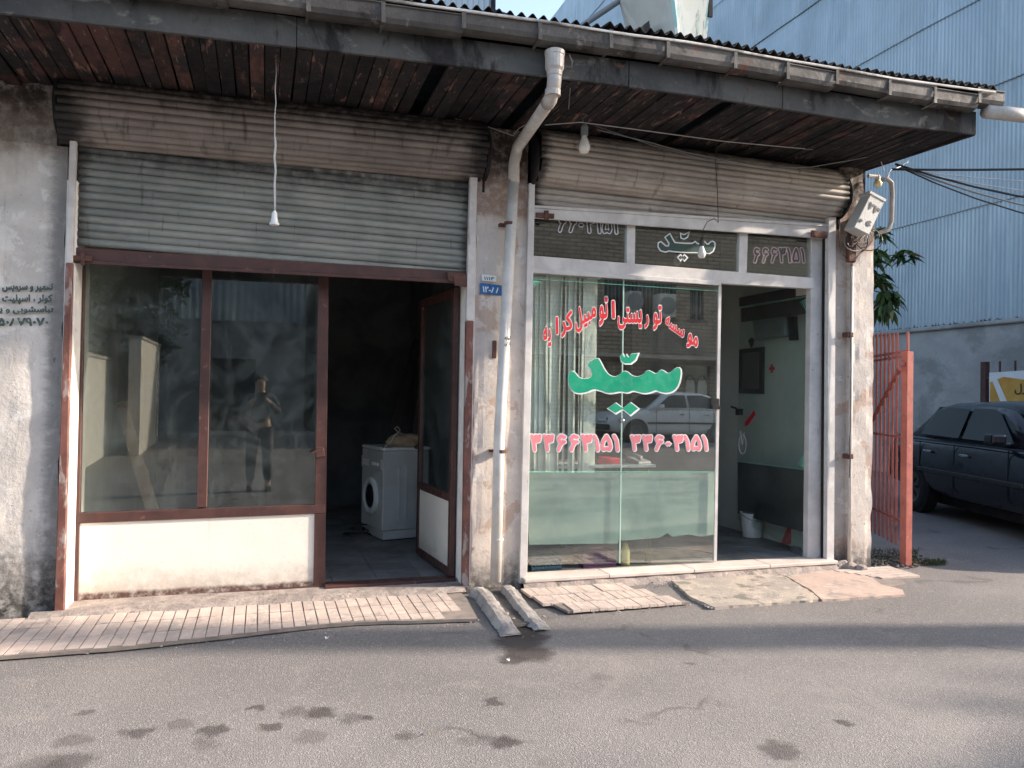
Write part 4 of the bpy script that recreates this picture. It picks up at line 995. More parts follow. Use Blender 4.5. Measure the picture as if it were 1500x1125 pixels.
# ================================================================ THINGS IN THE RIGHT OFFICE
bl = empty('vertical_blind', (2.3, .25, 2.45), label='white vertical strip blind hanging behind the left office pane', cat='blind')
x0, x1 = at(780, 500, .22).x, at(875, 500, .22).x
MB().box(x0-.01, x1+.02, .20, .25, 2.52, 2.55).build('head_rail', M['white_frame'], bl)
n = 14; bs = None
for i in range(n):
    if bs is None: bs = MB().add([(-.042, .006, -1.70), (0, -.004, -1.70), (.042, .006, -1.70), (-.042, .006, 0), (0, -.004, 0), (.042, .006, 0)], [(0, 1, 4, 3), (1, 2, 5, 4)]).build('blind_strip', M['blind'], bl, local=True, smooth=True); o = bs
    else: o = inst(bs, bl, (0, 0, 0))
    o.location = Vector((x0+(x1-x0)*(i+.3)/n, .225+rnd(-.01, .01), 2.52+rnd(-.01, 0)))-Vector(bl.location)
    o.rotation_euler = (rnd(-.01, .01), rnd(-.01, .01), random.choice([.35, .6, .85, .5, .2, 1.05])+rnd(-.15, .15)); o.scale = (1, 1, 1+rnd(-.015, .01))
dk = empty('desk', (2.9, .6, .07), label='white office desk pushed up behind the glass front', cat='desk')
zt = at(800, 682, .25).z
MB().box(2.02, 3.28, .22, .85, zt-.025, zt).build('desk_top', M['white_enamel'], dk, bevel=.003)
for q in ((2.05, .25), (3.22, .25), (2.05, .8), (3.22, .8)): MB().box(q[0], q[0]+.04, q[1], q[1]+.04, .075, zt-.026).build('leg', M['wood_dark'], dk)
MB().box(2.09, 3.2, .80, .82, .35, zt-.027).build('modesty_panel', M['wood_dark'], dk)
p = at(892, 676, .35)
tag(MB().box(p.x-.12, p.x+.10, .32, .42, zt+.002, zt+.05).box(p.x-.10, p.x+.02, .34, .40, zt+.051, zt+.06).build('red_box', M['red_pl'], bevel=.006), 'small flat red box lying on the office desk', 'box')
ph = empty('desk_telephone', (at(938, 676, .33).x, .36, zt+.002), .3, 'grey desk telephone standing beside the red box', 'telephone')
MB().add([(-.08, -.08, 0), (.08, -.08, 0), (.08, .1, 0), (-.08, .1, 0), (-.075, -.075, .02), (.075, -.075, .02), (.075, .09, .06), (-.075, .09, .06)], [(0, 3, 2, 1), (4, 5, 6, 7), (0, 1, 5, 4), (1, 2, 6, 5), (2, 3, 7, 6), (3, 0, 4, 7)]).build('base', M['cable_g'], ph, local=True, bevel=.005)
MB().tube([(-.055, -.08, .05), (-.06, 0, .075), (-.055, .1, .085)], [.025, .014, .025], 8).build('handset', M['cable_g'], ph, local=True, smooth=True)
oc = empty('office_chair', (2.78, 1.15, .07), .6, 'dark office chair behind the desk seen through the glass', 'chair')
MB().box(-.24, .24, -.22, .22, .44, .52).build('seat', M['blackplastic'], oc, local=True, bevel=.03, seg=2)
MB().box(-.22, .22, .20, .26, .60, 1.08).build('backrest', M['blackplastic'], oc, local=True, bevel=.03, seg=2)
MB().tube([(0, 0, .08), (0, 0, .44)], .03, 8).box(-.03, .03, .18, .24, .45, .7).build('column', M['chrome'], oc, local=True)
for k in range(5): MB().beam((0, 0, .1), (.27*math.cos(k*1.257), .27*math.sin(k*1.257), .05), .04, .03).build('leg', M['blackplastic'], oc, local=True)
def crate(name, px, Y, m, lab):
    a, b = at(px[0], px[3], Y), at(px[2], px[1], Y); z0 = .078
    mb = MB(); x0, x1 = a.x, b.x; h = .13
    mb.box(x0, x1, Y, Y+.22, z0, z0+.01)
    for k in range(4): z = z0+.015+k*.03; mb.box(x0, x1, Y, Y+.006, z, z+.02).box(x0, x1, Y+.214, Y+.22, z, z+.02).box(x0, x0+.006, Y+.007, Y+.213, z, z+.02).box(x1-.006, x1, Y+.007, Y+.213, z, z+.02)
    for k in range(9):
        xx = x0+(x1-x0-.01)*k/8; mb.box(xx, xx+.01, Y+.001, Y+.0085, z0+.01, z0+h)
    tag(mb.build(name, m), lab, 'basket')
crate('plastic_basket', (779, 797, 823, 818), .16, M['blue_bin'], 'dark blue plastic basket on the floor at the left end behind the glass')
crate('plastic_basket', (855, 795, 903, 818), .20, M['purple'], 'purple plastic basket on the floor behind the lower left glass pane')
g = at(918, 800, .2)
tag(MB().lathe((g.x, .22, .076), [(.035, 0), (.037, .02), (.037, .13), (.02, .17), (.018, .2)], 14).build('yellow_bottle', M['yellow'], smooth=True), 'pale yellow bottle standing behind the glass beside the purple basket', 'bottle')
g = gr(1112, 788, .08)
bk = empty('bucket', (g.x, g.y+.12, .076), label='white plastic bucket on the floor beyond the glass door leaf', cat='bucket')
MB().lathe((0, 0, 0), [(.10, 0), (.125, .24), (.13, .24), (.13, .25), (.118, .25), (.095, .01)], 20).build('bucket_body', M['white_enamel'], bk, local=True, smooth=False)
MB().tube([(-.13, 0, .23), (-.09, -.09, .19), (0, -.14, .17), (.09, -.09, .19), (.13, 0, .23)], .004, 6).build('handle', M['chrome'], bk, local=True)
g = gr(1150, 798, .08)
tag(MB().prism([(g.x, g.y, .08), (g.x+.12, g.y+.02, .08), (g.x+.10, g.y+.02, .26)], (0, .07, 0)).build('dustpan', M['red_pl'], bevel=.006), 'red dustpan leaning low behind the glass door leaf', 'dustpan')
# wall pieces, hung on the right-hand wall X = 5.06
XW = 5.055
def wq(px, off, th): return MB().prism([ax(a, b, XW)+Vector((-off, 0, 0)) for a, b in px], (th, 0, 0))
mi = wq([(1086, 512), (1121, 508), (1120, 577), (1085, 576)], .03, .028).build('wall_mirror', M['blackplastic'], bevel=.003)
tag(mi, 'black framed mirror hanging on the pale office side wall', 'mirror')
wq([(1091, 518), (1116, 515), (1115, 570), (1090, 570)], .034, .003).build('mirror_glass', M['mirror'], mi)
c = ax(1104, 506, XW); cr = MB()
for k in range(7):
    a = -.9+k*.3; cr.beam(c+Vector((-.03, 0, -.02)), c+Vector((-.03, .06*math.sin(a), .02+.06*math.cos(a))), .015, .008, (1, 0, 0))
cr.build('crest', M['blackplastic'], mi)
ac = wq([(1112, 465), (1160, 458), (1163, 492), (1117, 500)], .10, .09).build('air_conditioner', M['ac_grey'], bevel=.012); tag(ac, 'grey wall air conditioner high on the office side wall', 'air conditioner')
wq([(1118, 482), (1156, 478), (1157, 489), (1120, 495)], .105, .004).build('louvre', M['cable_g'], ac)
wq([(1161, 466), (1169, 464), (1171, 498), (1163, 499)], .06, .05).build('side_bracket', M['blackplastic'], ac)
c = ax(1131, 540, XW); rc = MB().box(c.x-.006, c.x-.002, c.y-.045, c.y+.045, c.z-.015, c.z+.015).box(c.x-.0065, c.x-.0025, c.y-.015, c.y+.015, c.z-.045, c.z+.045)
tag(rc.build('red_cross_sticker', M['red_paint']), 'small red cross sticker on the pale side wall beside the mirror', 'sticker')
sw = at(1063, 569, 1.99); tag(MB().box(sw.x-.045, sw.x+.035, 1.985, 1.999, sw.z-.04, sw.z+.04).box(sw.x-.025, sw.x+.015, 1.98, 1.984, sw.z-.02, sw.z+.02).build('light_switch', M['white_frame'], bevel=.002), 'square light switch on the greige partition wall', 'switch')
tag(MB().box(4.3, 4.42, 1.3, 1.9, .078, .3).box(4.31, 4.41, 1.32, 1.88, .301, .33).build('dark_case', M['wood_dark'], bevel=.02), 'dark low case on the office floor beyond the doorway', 'case')

# ================================================================ LAMPS AND WIRES
def bulb_at(c, s=1.0, m='bulb', label='', socket='cable_g', hang=None):
    t = empty('hanging_bulb', c, label=label, cat='light bulb')
    MB().lathe((0, 0, 0), [(.004*s, -.062*s), (.02*s, -.058*s), (.029*s, -.04*s), (.03*s, -.028*s), (.024*s, -.008*s), (.014*s, .02*s), (.013*s, .03*s)], 16).build('bulb', M[m], t, local=True, smooth=True)
    MB().lathe((0, 0, .028*s), [(.016*s, 0), (.019*s, .004*s), (.019*s, .045*s), (.008*s, .06*s)], 12).build('socket', M[socket], t, local=True)
    if hang: MB().tube([Vector(q)-Vector(c) for q in hang], .0035, 6).build('flex', M[socket], t, local=True, smooth=True)
    return t
c = at(856, 207, -.45)
bulb_at(c, 1.5, 'bulb', 'white bulb hanging from the soffit just right of the downpipe bend', 'cable_g', [c+Vector((0, 0, .13)), c+Vector((-.02, 0, .17)), c+Vector((.02, 0, .2)), Vector((c.x-.02, c.y, ze(c.x)))])
c = at(1028, 366, -.12); e = at(1047, 236, -.12)
bulb_at(c, 1.15, 'bulb', 'white bulb in black socket hanging before the middle transom pane', 'blackplastic', [c+Vector((0, 0, .10)), c+Vector((.005, 0, .16)), at(1036, 325, -.12), at(1046, 320, -.12), at(1052, 326, -.12), at(1051, 280, -.15), at(1048, 236, -.2), at(1050, 205, -.3)])
c = at(402, 318, -.75); t = empty('pendant_socket', c, label='empty white lamp socket dangling on a knotted cord before the left shutter', cat='lamp socket')
MB().lathe((0, 0, -.05), [(.030, 0), (.030, .012), (.024, .016), (.018, .05), (.016, .075), (.006, .09)], 14).build('socket', M['white_enamel'], t, local=True)
tpz = at(404, 108, -.75); pts = wob([Vector((tpz.x, -.75, ze(tpz.x)+.01)), at(403, 170, -.75), at(402, 230, -.75), c+Vector((0, 0, .03))], .004, 4)
MB().tube([q-c for q in pts], .0035, 6).tube([q-c+Vector((.006, 0, 0)) for q in pts[6:]], .003, 6).build('cord', M['cable_w'], t, local=True, smooth=True)
# fitting at the corner
c = at(1286, 262, -.10); t = empty('corner_bulb', c, label='yellowish bulb in a sideways fitting at the outer corner of the soffit', cat='light bulb')
MB().lathe((.0, 0, -.02), [(.004, -.062), (.026, -.054), (.036, -.036), (.036, -.018), (.02, .012)], 16).build('bulb', M['bulb_y'], t, local=True, smooth=True)
MB().lathe((0, 0, -.012), [(.022, 0), (.024, .03), (.012, .05)], 12).tube([(-.11, 0, .015), (0, 0, .02)], .018, 8).build('socket', M['white_frame'], t, local=True)
# wires
def wire(pts, r, m, label, name='wire', cat='wire'):
    o = MB().tube(pts, r, 6).build(name, M[m], smooth=True); return tag(o, label, cat)
wire([at(640, 167, -.06), at(700, 182, -.05), at(716, 186, -.06), at(752, 199, -.12), at(760, 188, -.12), at(770, 183, -.2)], .003, 'cable_w', 'thin pale wire along the left soffit edge to the downpipe')
wire([at(798, 183, -.3), at(850, 179, -.4), at(935, 190, -.38), at(1060, 207, -.33), at(1180, 218, -.3), at(1262, 226, -.25), at(1288, 228, -.2), at(1295, 250, -.12)], .004, 'cable_w', 'taut pale wire running under the right soffit from pipe to corner')
wire([at(875, 190, -.3), at(950, 208, -.3), at(1000, 222, -.3), at(1058, 234, -.31), at(1125, 246, -.31), at(1185, 245, -.31), at(1240, 236, -.3), at(1275, 229, -.25)], .0042, 'cable_g', 'sagging grey wire looping across the top of the right shutter coil')
wire([at(868, 183, -.2), at(960, 214, -.24), at(1050, 238, -.32), at(1070, 232, -.32)], .0035, 'cable_g', 'short grey wire drooping from the soffit to the right shutter coil')
wire([at(833, 160, -.7), at(837, 105, -1.0), at(838, 90, -1.09), at(834, 80, -1.1)], .0035, 'cable_g', 'thin wire falling from the gutter beside the downpipe head')
PL = Vector((12.2, -3.85, 0))
up_ = empty('utility_pole', PL, label='round concrete utility pole across the alley mouth carrying the cables', cat='utility pole')
MB().tube([PL, PL+Vector((0, 0, 9.5))], [.29, .20], 14).build('pole', M['pole'], up_, smooth=True)
MB().beam(PL+Vector((-.6, 0, 8.8)), PL+Vector((.6, 0, 8.8)), .08, .08).build('crossarm', M['wood_dark'], up_)
E0 = at(1322, 240, .05)
for k, (sg, z1, r, m, lab) in enumerate(((.25, 4.2, .011, 'cable_b', 'thick black cable leaving the soffit corner nearly level'), (1.15, 5.2, .010, 'cable_b', 'heavy black cable sagging from the corner towards the street pole'),
        (1.3, 5.25, .008, 'cable_g', 'grey cable sagging just below the heavy black one'), (1.45, 5.3, .007, 'cable_b', 'lowest dark cable of the sagging bundle at the corner'),
        (.95, 5.1, .004, 'cable_w', 'thin pale cable highest in the sagging bundle'), (.72, 5.0, .004, 'cable_w', 'thin pale cable between the level cable and the bundle'))):
    a = E0+Vector((-.10+.012*k, 0, -.01*k)) if k else at(1306, 248, -.02)
    wire(catenary(a, PL+Vector((-.12, 0, z1)), sg, 22), r, m, lab, 'overhead_cable', 'cable')
wire(wob([at(1296, 262, -.06), at(1306, 250, -.03), at(1322, 242, .03), at(1330, 236, .05)], .01, 3), .006, 'cable_w', 'pale cable tie at the soffit corner above the yellowish bulb')
# meter box, tilted on the corner
bx = [(1277, 281), (1297, 293), (1273, 344), (1251, 333)]
mt = MB().prism([at(a, b, -.30) for a, b in bx], (0, .13, 0)).build('meter_box', M['grey_enamel'], bevel=.006)
tag(mt, 'tilted grey steel meter box with spray painted numbers wired to the right pier', 'meter box')
MB().prism([at(a, b, -.306) for a, b in ((1275, 279), (1299, 292), (1297, 296), (1274, 283))], (0, .142, 0)).build('lid', M['grey_enamel'], mt, bevel=.002)
mx = lambda x, y: at(x, y, -.3035)
write('painted_number', '۲۳', (1273, 294, 1290, 308, 302, 316), mx, M['blackplastic'], mt, .05, -.3)
write('painted_number', '۶', (1265, 323, 1277, 335), mx, M['blackplastic'], mt, .06, -.5)
write('painted_number', '۰', (1258, 320, 1264, 326), mx, M['blackplastic'], mt, .03)
tag(MB().tube([at(1289, 264, .12), at(1300, 262, .12), at(1306, 268, .12), at(1307, 285, .12), at(1306, 325, .12), at(1301, 337, .12), at(1288, 341, .12)], .022, 12).build('pvc_bend', M['pvc'], smooth=True), 'grey white plastic conduit bent like a bracket behind the meter box', 'conduit')
MB_ = MB().box(at(1243, 350, -.05).x-.04, at(1243, 350, -.05).x+.05, -.10, -.05, 2.78, 3.12)
tag(MB_.build('cable_clamp', M['rust'], bevel=.01), 'dark rusty iron bracket below the meter box on the right pier', 'bracket')
for k in range(7):
    cx, cy = 1262+rnd(-10, 12), 350+rnd(-6, 12); rx, ry = rnd(12, 22), rnd(9, 18); a0 = rnd(0, 6)
    pts = [at(cx+rx*math.cos(a0+a), cy+ry*math.sin(a0+a), -.13+.02*math.sin(a*2+k)) for a in [i*.42 for i in range(13)]]
    wire([at(1268+rnd(-6, 8), 338, -.2)]+pts, .0045, ('blackplastic', 'cable_g')[k % 2], 'loose %s loop in the tangle of wires under the tilted meter box' % ('black', 'grey')[k % 2], 'wire_loop').__setitem__('group', 'wire loops under the meter box')
wire([at(1230, 322, -.09), at(1229, 350, -.08), at(1232, 370, -.08), at(1242, 380, -.08), at(1254, 378, -.09), at(1264, 366, -.1)], .004, 'blackplastic', 'black wire hooking down the recess left of the meter box')
wire(wob([at(1247, 386, -.08), at(1246, 480, -.08), at(1246, 600, -.08), at(1244, 700, -.08)], .006, 4), .004, 'blackplastic', 'thin dark wire stapled down the edge of the right pier')
# pvc tail of the gutter
a, b = at(1444, 163, -1.1), at(1530, 173, -1.1)
tag(MB().tube([a, b], .055, 16).build('pvc_pipe', M['pvc'], smooth=True), 'white plastic pipe poking out of the right end of the gutter', 'pipe')

# ================================================================ ROOF TOP SIGN AND STRUT
sg = MB().prism([at(938, -40, 1.0), at(985, -40, .6), at(998, 90, .6), at(968, 88, 1.0)], (.0, .5, .0)).build('roof_sign', M['signbeige']); tag(sg, 'large beige edged sign box standing on the roof seen from below', 'sign')
f1 = [at(984, -40, .58), at(1047, -40, 1.5), at(1036, 50, 1.5), at(1031, 90, 1.5), at(998, 90, .58)]
MB().prism(f1, (.02, .1, 0)).build('sign_face', M['signface'], sg)
MB().beam(at(1040, -30, 1.45), at(1040, 25, 1.45), .03, .05).build('sign_trim', M['wood_dark'], sg)
tag(MB().tube([at(828, 54, 1.5), at(930, -14, 1.5)], .03, 8).build('roof_strut', M['cable_g']), 'slanting grey steel strut rising from the roof towards the sign', 'strut')
tag(MB().prism([at(943, 36, .9), at(951, 30, .9), at(958, 80, .9), at(946, 76, .9)], (0, .1, 0)).build('broken_post', M['wood_dark']), 'short broken post beside the foot of the roof sign', 'post')
tag(MB().beam(at(1132, 110, -1.0), at(1192, 90, -.6), .03, .01).beam(at(1155, 97, -.7), at(1180, 96, -.6), .12, .008).build('loose_roof_flap', M['roofsheet']), 'loose strip of metal sticking up from the right roof edge', 'metal strip')

# ================================================================ WAREHOUSES AND ALLEY
WX = 13.0
def cladding(y0, y1, z0, z1, m, parent, lam=.088, amp=.013, X=WX):
    n = int((y1-y0)/lam*4); v = []; f = []
    prof = (0, 1, 1, 0)
    for i in range(n+1):
        y = y0+(y1-y0)*i/n; o = amp*(prof[i % 4]-.5)
        zl = 0.02*noise.noise(Vector((y*.8, z0, 0)))
        v += [(X-o-.03, y, z0+zl), (X-o, y, z1+zl+.0)]
    for i in range(n): f.append((i*2, i*2+1, i*2+3, i*2+2))
    return MB().add(v, f).build('cladding_sheet', m, parent)
whs = empty('warehouse', (WX, 8, 0), label='tall blue corrugated metal warehouse along the far side of the alley', cat='warehouse')
YF = -1.75
MB().box(WX+.05, WX+9, YF+.03, 40, 3.0, 19).build('wall', M['metal_blue'], whs)
MB().box(WX-.02, WX+9, YF, 40, -.3, 3.06).build('base_wall', M['concrete'], whs)
MB().box(WX-.10, WX+.02, YF, 40, 3.0, 3.09).build('ledge', M['concrete'], whs, bevel=.02)
rows = [3.10]
for (x, y) in ((1400, 290), (1400, 135), (1400, 15)): rows.append(ax(x, y, WX).z)
rows = [3.07, 5.30, 7.5, 9.32, 11.5, 13.6, 15.7, 17.8, 19.9]
for a, b in zip(rows[:-1], rows[1:]):
    y = YF
    while y < 40:
        y2 = min(y+rnd(5, 7), 40); o = cladding(y, y2+.02, a, b+.06, M['metal_blue'], whs, X=WX-rnd(0, .01)); y = y2
# weeds on the ledge
bmw = bmesh.new()
for i in range(420):
    y = rnd(2.5, 14); h = rnd(.01, .05)*(1 if random.random() < .9 else 1.8); b = Vector((WX-.06+rnd(-.04, .04), y, 3.08)); t = b+Vector((rnd(-.04, .04), rnd(-.06, .06), h)); w2 = Vector((0, rnd(.01, .03), 0))
    bmw.faces.new([bmw.verts.new(q) for q in (b-w2, b+w2, t)])
me = bpy.data.meshes.new('ledge_weeds'); bmw.to_mesh(me); bmw.free(); me.materials.append(M['weed']); o = bpy.data.objects.new('ledge_weeds', me); COL.objects.link(o); tag(o, 'dry dark weeds along the ledge under the blue cladding', 'weeds', kind='stuff')
# pale hall behind the shop roof
hl = empty('metal_hall', (4, 15, 0), label='pale corrugated metal hall rising behind the left part of the roof', cat='hall')
HY = 15.0
def clad_x(poly, Y, parent, m, lam=.16):
    """corrugated front bounded above by a line"""
    (xa, za), (xb, zb) = poly; n = int((xb-xa)/lam*4); v = []; f = []
    for i in range(n+1):
        x = xa+(xb-xa)*i/n; o = .02*((0, 1, 1, 0)[i % 4]-.5); v += [(x, Y-o, 0), (x, Y-o, za+(zb-za)*i/n)]
    for i in range(n): f.append((i*2, i*2+1, i*2+3, i*2+2))
    return MB().add(v, f).build('cladding_sheet', m, parent)
A = at(722, 20, HY); B2 = at(780, 40, HY); C2 = at(880, 70, HY)
clad_x(((-8, A.z+6), (A.x, A.z+1.2)), HY, hl, M['metal_pale'])
MB().box(-8, A.x, HY+.05, HY+8, 0, A.z+1).build('wall', M['metal_pale'], hl)
MB().box(A.x-.06, A.x+.06, HY-.06, HY+.2, 0, A.z+1.2).build('corner_trim', M['fascia'], hl)
clad_x(((A.x+.07, A.z+.0), (C2.x, C2.z)), HY+.1, hl, M['metal_pale'])
MB().beam((A.x, HY, A.z+.02), (C2.x, HY, C2.z+.02), .3, .08).build('verge_trim', M['fascia'], hl)
# far alley end
structure(MB().box(5.4, WX-.05, 24, 24.3, -.1, 3.2).build('alley_end_wall', M['concrete']))
# alley gate leaf, bars and post
ga = empty('alley_gate', (5.75, -.08, 0), label='brick red iron gate of upright bars folded back beside the right pier', cat='gate')
a = gr(1327, 828, .0); gb = Vector((a.x, a.y, 0)); ge = Vector((6.17, .80, 0))
ztp = at(1327, 515, gb.y).z
MB().box(gb.x-.038, gb.x+.038, gb.y-.035, gb.y+.04, -.03, ztp).build('post', M['red_gate'], ga, bevel=.004)
gd = (ge-gb)
def on_gate(x, y):
    n = Vector((gd.y, -gd.x, 0)); d = ray(x, y); t = (gb-CAM).dot(n)/d.dot(n); return CAM+d*t
for i, (xp, yt, yb) in enumerate([(1278, 490, 800), (1284, 489, 800), (1290, 488, 806), (1296, 488, 790), (1302, 489, 795), (1308, 488, 800), (1314, 488, 792)]):
    p = on_gate(xp, 600); p2 = on_gate(xp, yt)
    p0 = on_gate(xp, yb)
    MB().tube([(p.x, p.y, .14), (p.x, p.y, p2.z)], .011, 8).build('bar', M['red_gate'], ga)
p = on_gate(1327, 487); MB().tube([(gb.x+.0, gb.y+.0, ztp), (gb.x, gb.y, p.z)], .012, 8).build('bar', M['red_gate'], ga)
for y in (514, 521, 641, 765):
    z = at(1318, y, gb.y+.05).z; q = on_gate(1276, 600)
    MB().beam((gb.x, gb.y, z), (q.x, q.y, z), .012, .022).build('rail', M['red_gate'], ga)
q = on_gate(1277, 617); s_ = on_gate(1318, 541)
MB().beam(s_, q, .03, .03).build('brace', M['red_gate'], ga)
MB().box(gb.x-.09, gb.x-.045, gb.y-.02, gb.y+.02, s_.z+.02, s_.z+.06).build('latch', M['red_gate'], ga, bevel=.004)
for z in (1.9, 1.35, 1.0): MB().lathe((5.40, .03, z), [(.03, 0), (.03, .10)], 10).build('gate_hinge', M['red_gate'], B)
# fence and banner in front of the warehouse base
fe = empty('picket_fence', (11.8, 4, 0), label='dark red picket fence in front of the warehouse base behind the car', cat='fence')
FX = 11.8
c0, c1 = ax(1443, 530, FX), ax(1540, 525, FX)
MB().box(FX-.05, FX+.05, c0.y-.05, c0.y+.05, 0, c0.z).build('post', M['brown'], fe, bevel=.004)
y = c0.y-.28
while y > .5:
    MB().box(FX-.012, FX+.012, y-.012, y+.012, .3, c0.z).build('picket', M['brown'], fe); y -= .28
for z in (.4, 1.0, c0.z-.28): MB().box(FX-.035, FX-.013, .5, c0.y-.05, z-.02, z+.02).build('rail', M['brown'], fe)
bn = [ax(1449, 546, FX-.07), ax(1540, 540, FX-.07), ax(1540, 640, FX-.07), ax(1449, 640, FX-.07)]
ban = MB().prism(bn, (.01, 0, 0)).build('banner', M['white_paint']); tag(ban, 'printed yellow and white banner tied to the picket fence behind the car', 'banner')
bz = lambda x, y, o=.075: ax(x, y, FX-o)
MB().prism([bz(1450, 560), bz(1470, 552), bz(1500, 556), bz(1540, 550), bz(1540, 600), bz(1450, 600)], (.004, 0, 0)).build('banner_print', M['banner_ochre'], ban)
MB().prism([bz(1449, 546, .08), bz(1456, 546, .08), bz(1476, 590, .08), bz(1466, 590, .08)], (.004, 0, 0)).build('banner_print', M['white_paint'], ban)
write('lettering', 'رل', (1486, 562, 1503, 578), lambda x, y: bz(x, y, .083), M['blackplastic'], ban, .02, th=(-1, 0, 0))
#@@PART4
# ================================================================ CARS
def car(loc, heading, paint, label, name='parked_car', group=None):
    """local: +x forward, +y left, z up"""
    R = empty(name, loc, heading, label, 'car', group)
    def loft(stations, secf):
        v = []; f = []; m = None
        for st in stations:
            half = secf(*st); s = half+[(-y, z) for y, z in reversed(half[1:-1])] if abs(half[0][0]) < 1e-6 and abs(half[-1][0]) < 1e-6 else half
            m = len(s); v += [(st[0], y, z) for y, z in s]
        n = len(stations)
        for i in range(n-1):
            for k in range(m): f.append((i*m+k, i*m+(k+1) % m, (i+1)*m+(k+1) % m, (i+1)*m+k))
        f += [tuple(range(m)), tuple(range((n-1)*m, n*m))]
        return v, f
    def body(x, w_, zb, zt, zs):
        return [(0, zb), (w_*.8, zb), (w_*.96, zb+.05), (w_*1.0, zb+.17), (w_*1.005, (zb+zs)/2+.05), (w_*.99, zs-.10), (w_*.95, zs-.01), (w_*.86, zt+.005), (w_*.5, zt+.025), (0, zt+.03)]
    S = [(-2.16, .70, .42, .86, .84), (-2.14, .76, .34, .92, .88), (-2.0, .81, .28, .945, .90), (-1.6, .84, .26, .955, .92), (-1.35, .845, .24, .955, .92), (-.8, .85, .22, .945, .92), (0, .855, .22, .935, .915), (.7, .85, .22, .925, .91),
         (1.0, .845, .22, .905, .895), (1.35, .84, .24, .865, .86), (1.7, .82, .26, .82, .82), (1.95, .79, .28, .775, .775), (2.1, .74, .32, .73, .725), (2.17, .68, .40, .66, .65)]
    v, f = loft(S, body)
    # recess the wheel arches
    vv = []
    for (x, y, z) in v:
        vv.append((x, y, z))
    b = MB().add(vv, f).build('body', M[paint], R, local=True, smooth=True)
    # cabin
    Cb = [(-1.62, .70, .94, .0), (-1.12, .625, .94, .40), (-.85, .59, .94, .455), (-.2, .585, .94, .475), (.18, .58, .94, .455), (.42, .60, .94, .40), (1.02, .70, .90, .0)]
    def cab(x, w_, z, h): return [(0, z-.06), (.77, z-.06), (.77-(.77-w_)*.5, z+h*.5), (w_+.015, z+h*.86), (w_-.05, z+h*.98), (w_*.5, z+h+.012), (0, z+h+.018)]
    v, f = loft(Cb, cab); c = MB().add(v, f).build('cabin', M[paint], R, local=True, smooth=False)
    bm = bmesh.new(); bm.from_mesh(c.data); ed = [e for e in bm.edges if len(e.link_faces) == 2 and e.calc_face_angle(0) > .3]
    bmesh.ops.bevel(bm, geom=ed, offset=.018, segments=2, affect='EDGES'); bm.to_mesh(c.data); bm.free(); c.data.polygons.foreach_set('use_smooth', [True]*len(c.data.polygons))
    def sidey(z, x=0):   # side plane of the cabin
        t = (z-.94)/.40; return .775-(.775-.612)*t
    for sg in (-1, 1):
        for nm, poly in (('rear_window', [(-1.24, .99), (-.36, .975), (-.36, 1.325), (-.86, 1.335), (-1.08, 1.27)]), ('front_window', [(-.28, .975), (.70, .965), (.62, 1.03), (.24, 1.30), (.12, 1.33), (-.28, 1.33)])):
            pts = [(x, sg*(sidey(z)+.012), z) for x, z in poly]
            MB().prism(pts, (0, sg*.006, 0)).build(nm, M['car_glass'], R, local=True)
        # belt strip, rubbing strip, door gaps, handles
        MB().beam((-1.4, sg*.832, .925), (.95, sg*.832, .905), .012, .016).build('belt_trim', M['chrome' if paint != 'car_dark' else 'blackplastic'], R, local=True)
        MB().beam((-1.15, sg*.868, .55), (1.0, sg*.866, .55), .022, .05).build('rubbing_strip', M['blackplastic'], R, local=True, bevel=.005)
        for x0 in (-1.12, -.32, .72):
            MB().beam((x0, sg*.863, .30), (x0, sg*.845, .90), .006, .014, (1, 0, 0)).build('door_gap', M['dark'], R, local=True)
        for x0 in (-.98, -.16): MB().box(x0, x0+.17, min(sg*.86, sg*.885), max(sg*.86, sg*.885), .77, .80).build('door_handle', M['chrome'], R, local=True, bevel=.006)
        m = MB().box(.56, .72, min(sg*.86, sg*1.02), max(sg*.86, sg*1.02), .96, 1.07).box(.62, .70, min(sg*.78, sg*.87), max(sg*.78, sg*.87), .94, .99).build('door_mirror', M[paint], R, local=True, bevel=.025, seg=2)
        for wx in (-1.28, 1.32):
            MB().lathe((wx, sg*.70, .31), [(.365, 0), (.365, .148)], 28, (0, sg, 0)).build('wheel_arch', M['dark'], R, local=True)
            wl = MB().lathe((wx, sg*.69, .305), [(.22, 0), (.29, .01), (.305, .04), (.305, .145), (.29, .172), (.21, .176), (.20, .165)], 28, (0, sg, 0)).build('wheel', M['tyre'], R, local=True, smooth=True)
            rm = MB().lathe((wx, sg*.69, .305), [(.2, .166), (.205, .178), (.18, .17), (.16, .15), (.05, .17), (.03, .178)], 24, (0, sg, 0))
            rm.build('rim', M['alloy'], wl, local=True)
            for k in range(7):
                a = k*2*math.pi/7; MB().prism([(wx+.07*math.cos(a-.2), sg*.862, .305+.07*math.sin(a-.2)), (wx+.15*math.cos(a-.13), sg*.862, .305+.15*math.sin(a-.13)), (wx+.15*math.cos(a+.13), sg*.862, .305+.15*math.sin(a+.13)), (wx+.07*math.cos(a+.2), sg*.862, .305+.07*math.sin(a+.2))], (0, sg*.004, 0)).build('wheel_slot', M['dark'], wl, local=True)
        MB().box(2.02, 2.15, min(sg*.42, sg*.70), max(sg*.42, sg*.70), .58, .69).build('headlight', M['car_glass'], R, local=True, bevel=.02)
        MB().box(-2.17, -2.08, min(sg*.46, sg*.72), max(sg*.46, sg*.72), .68, .82).build('tail_light', M['red_pl'], R, local=True, bevel=.015)
    MB().prism([(.46, -.56, 1.325), (.46, .56, 1.325), (.98, .66, .965), (.98, -.66, .965)], (.018, 0, .018)).build('windscreen', M['car_glass'], R, local=True)
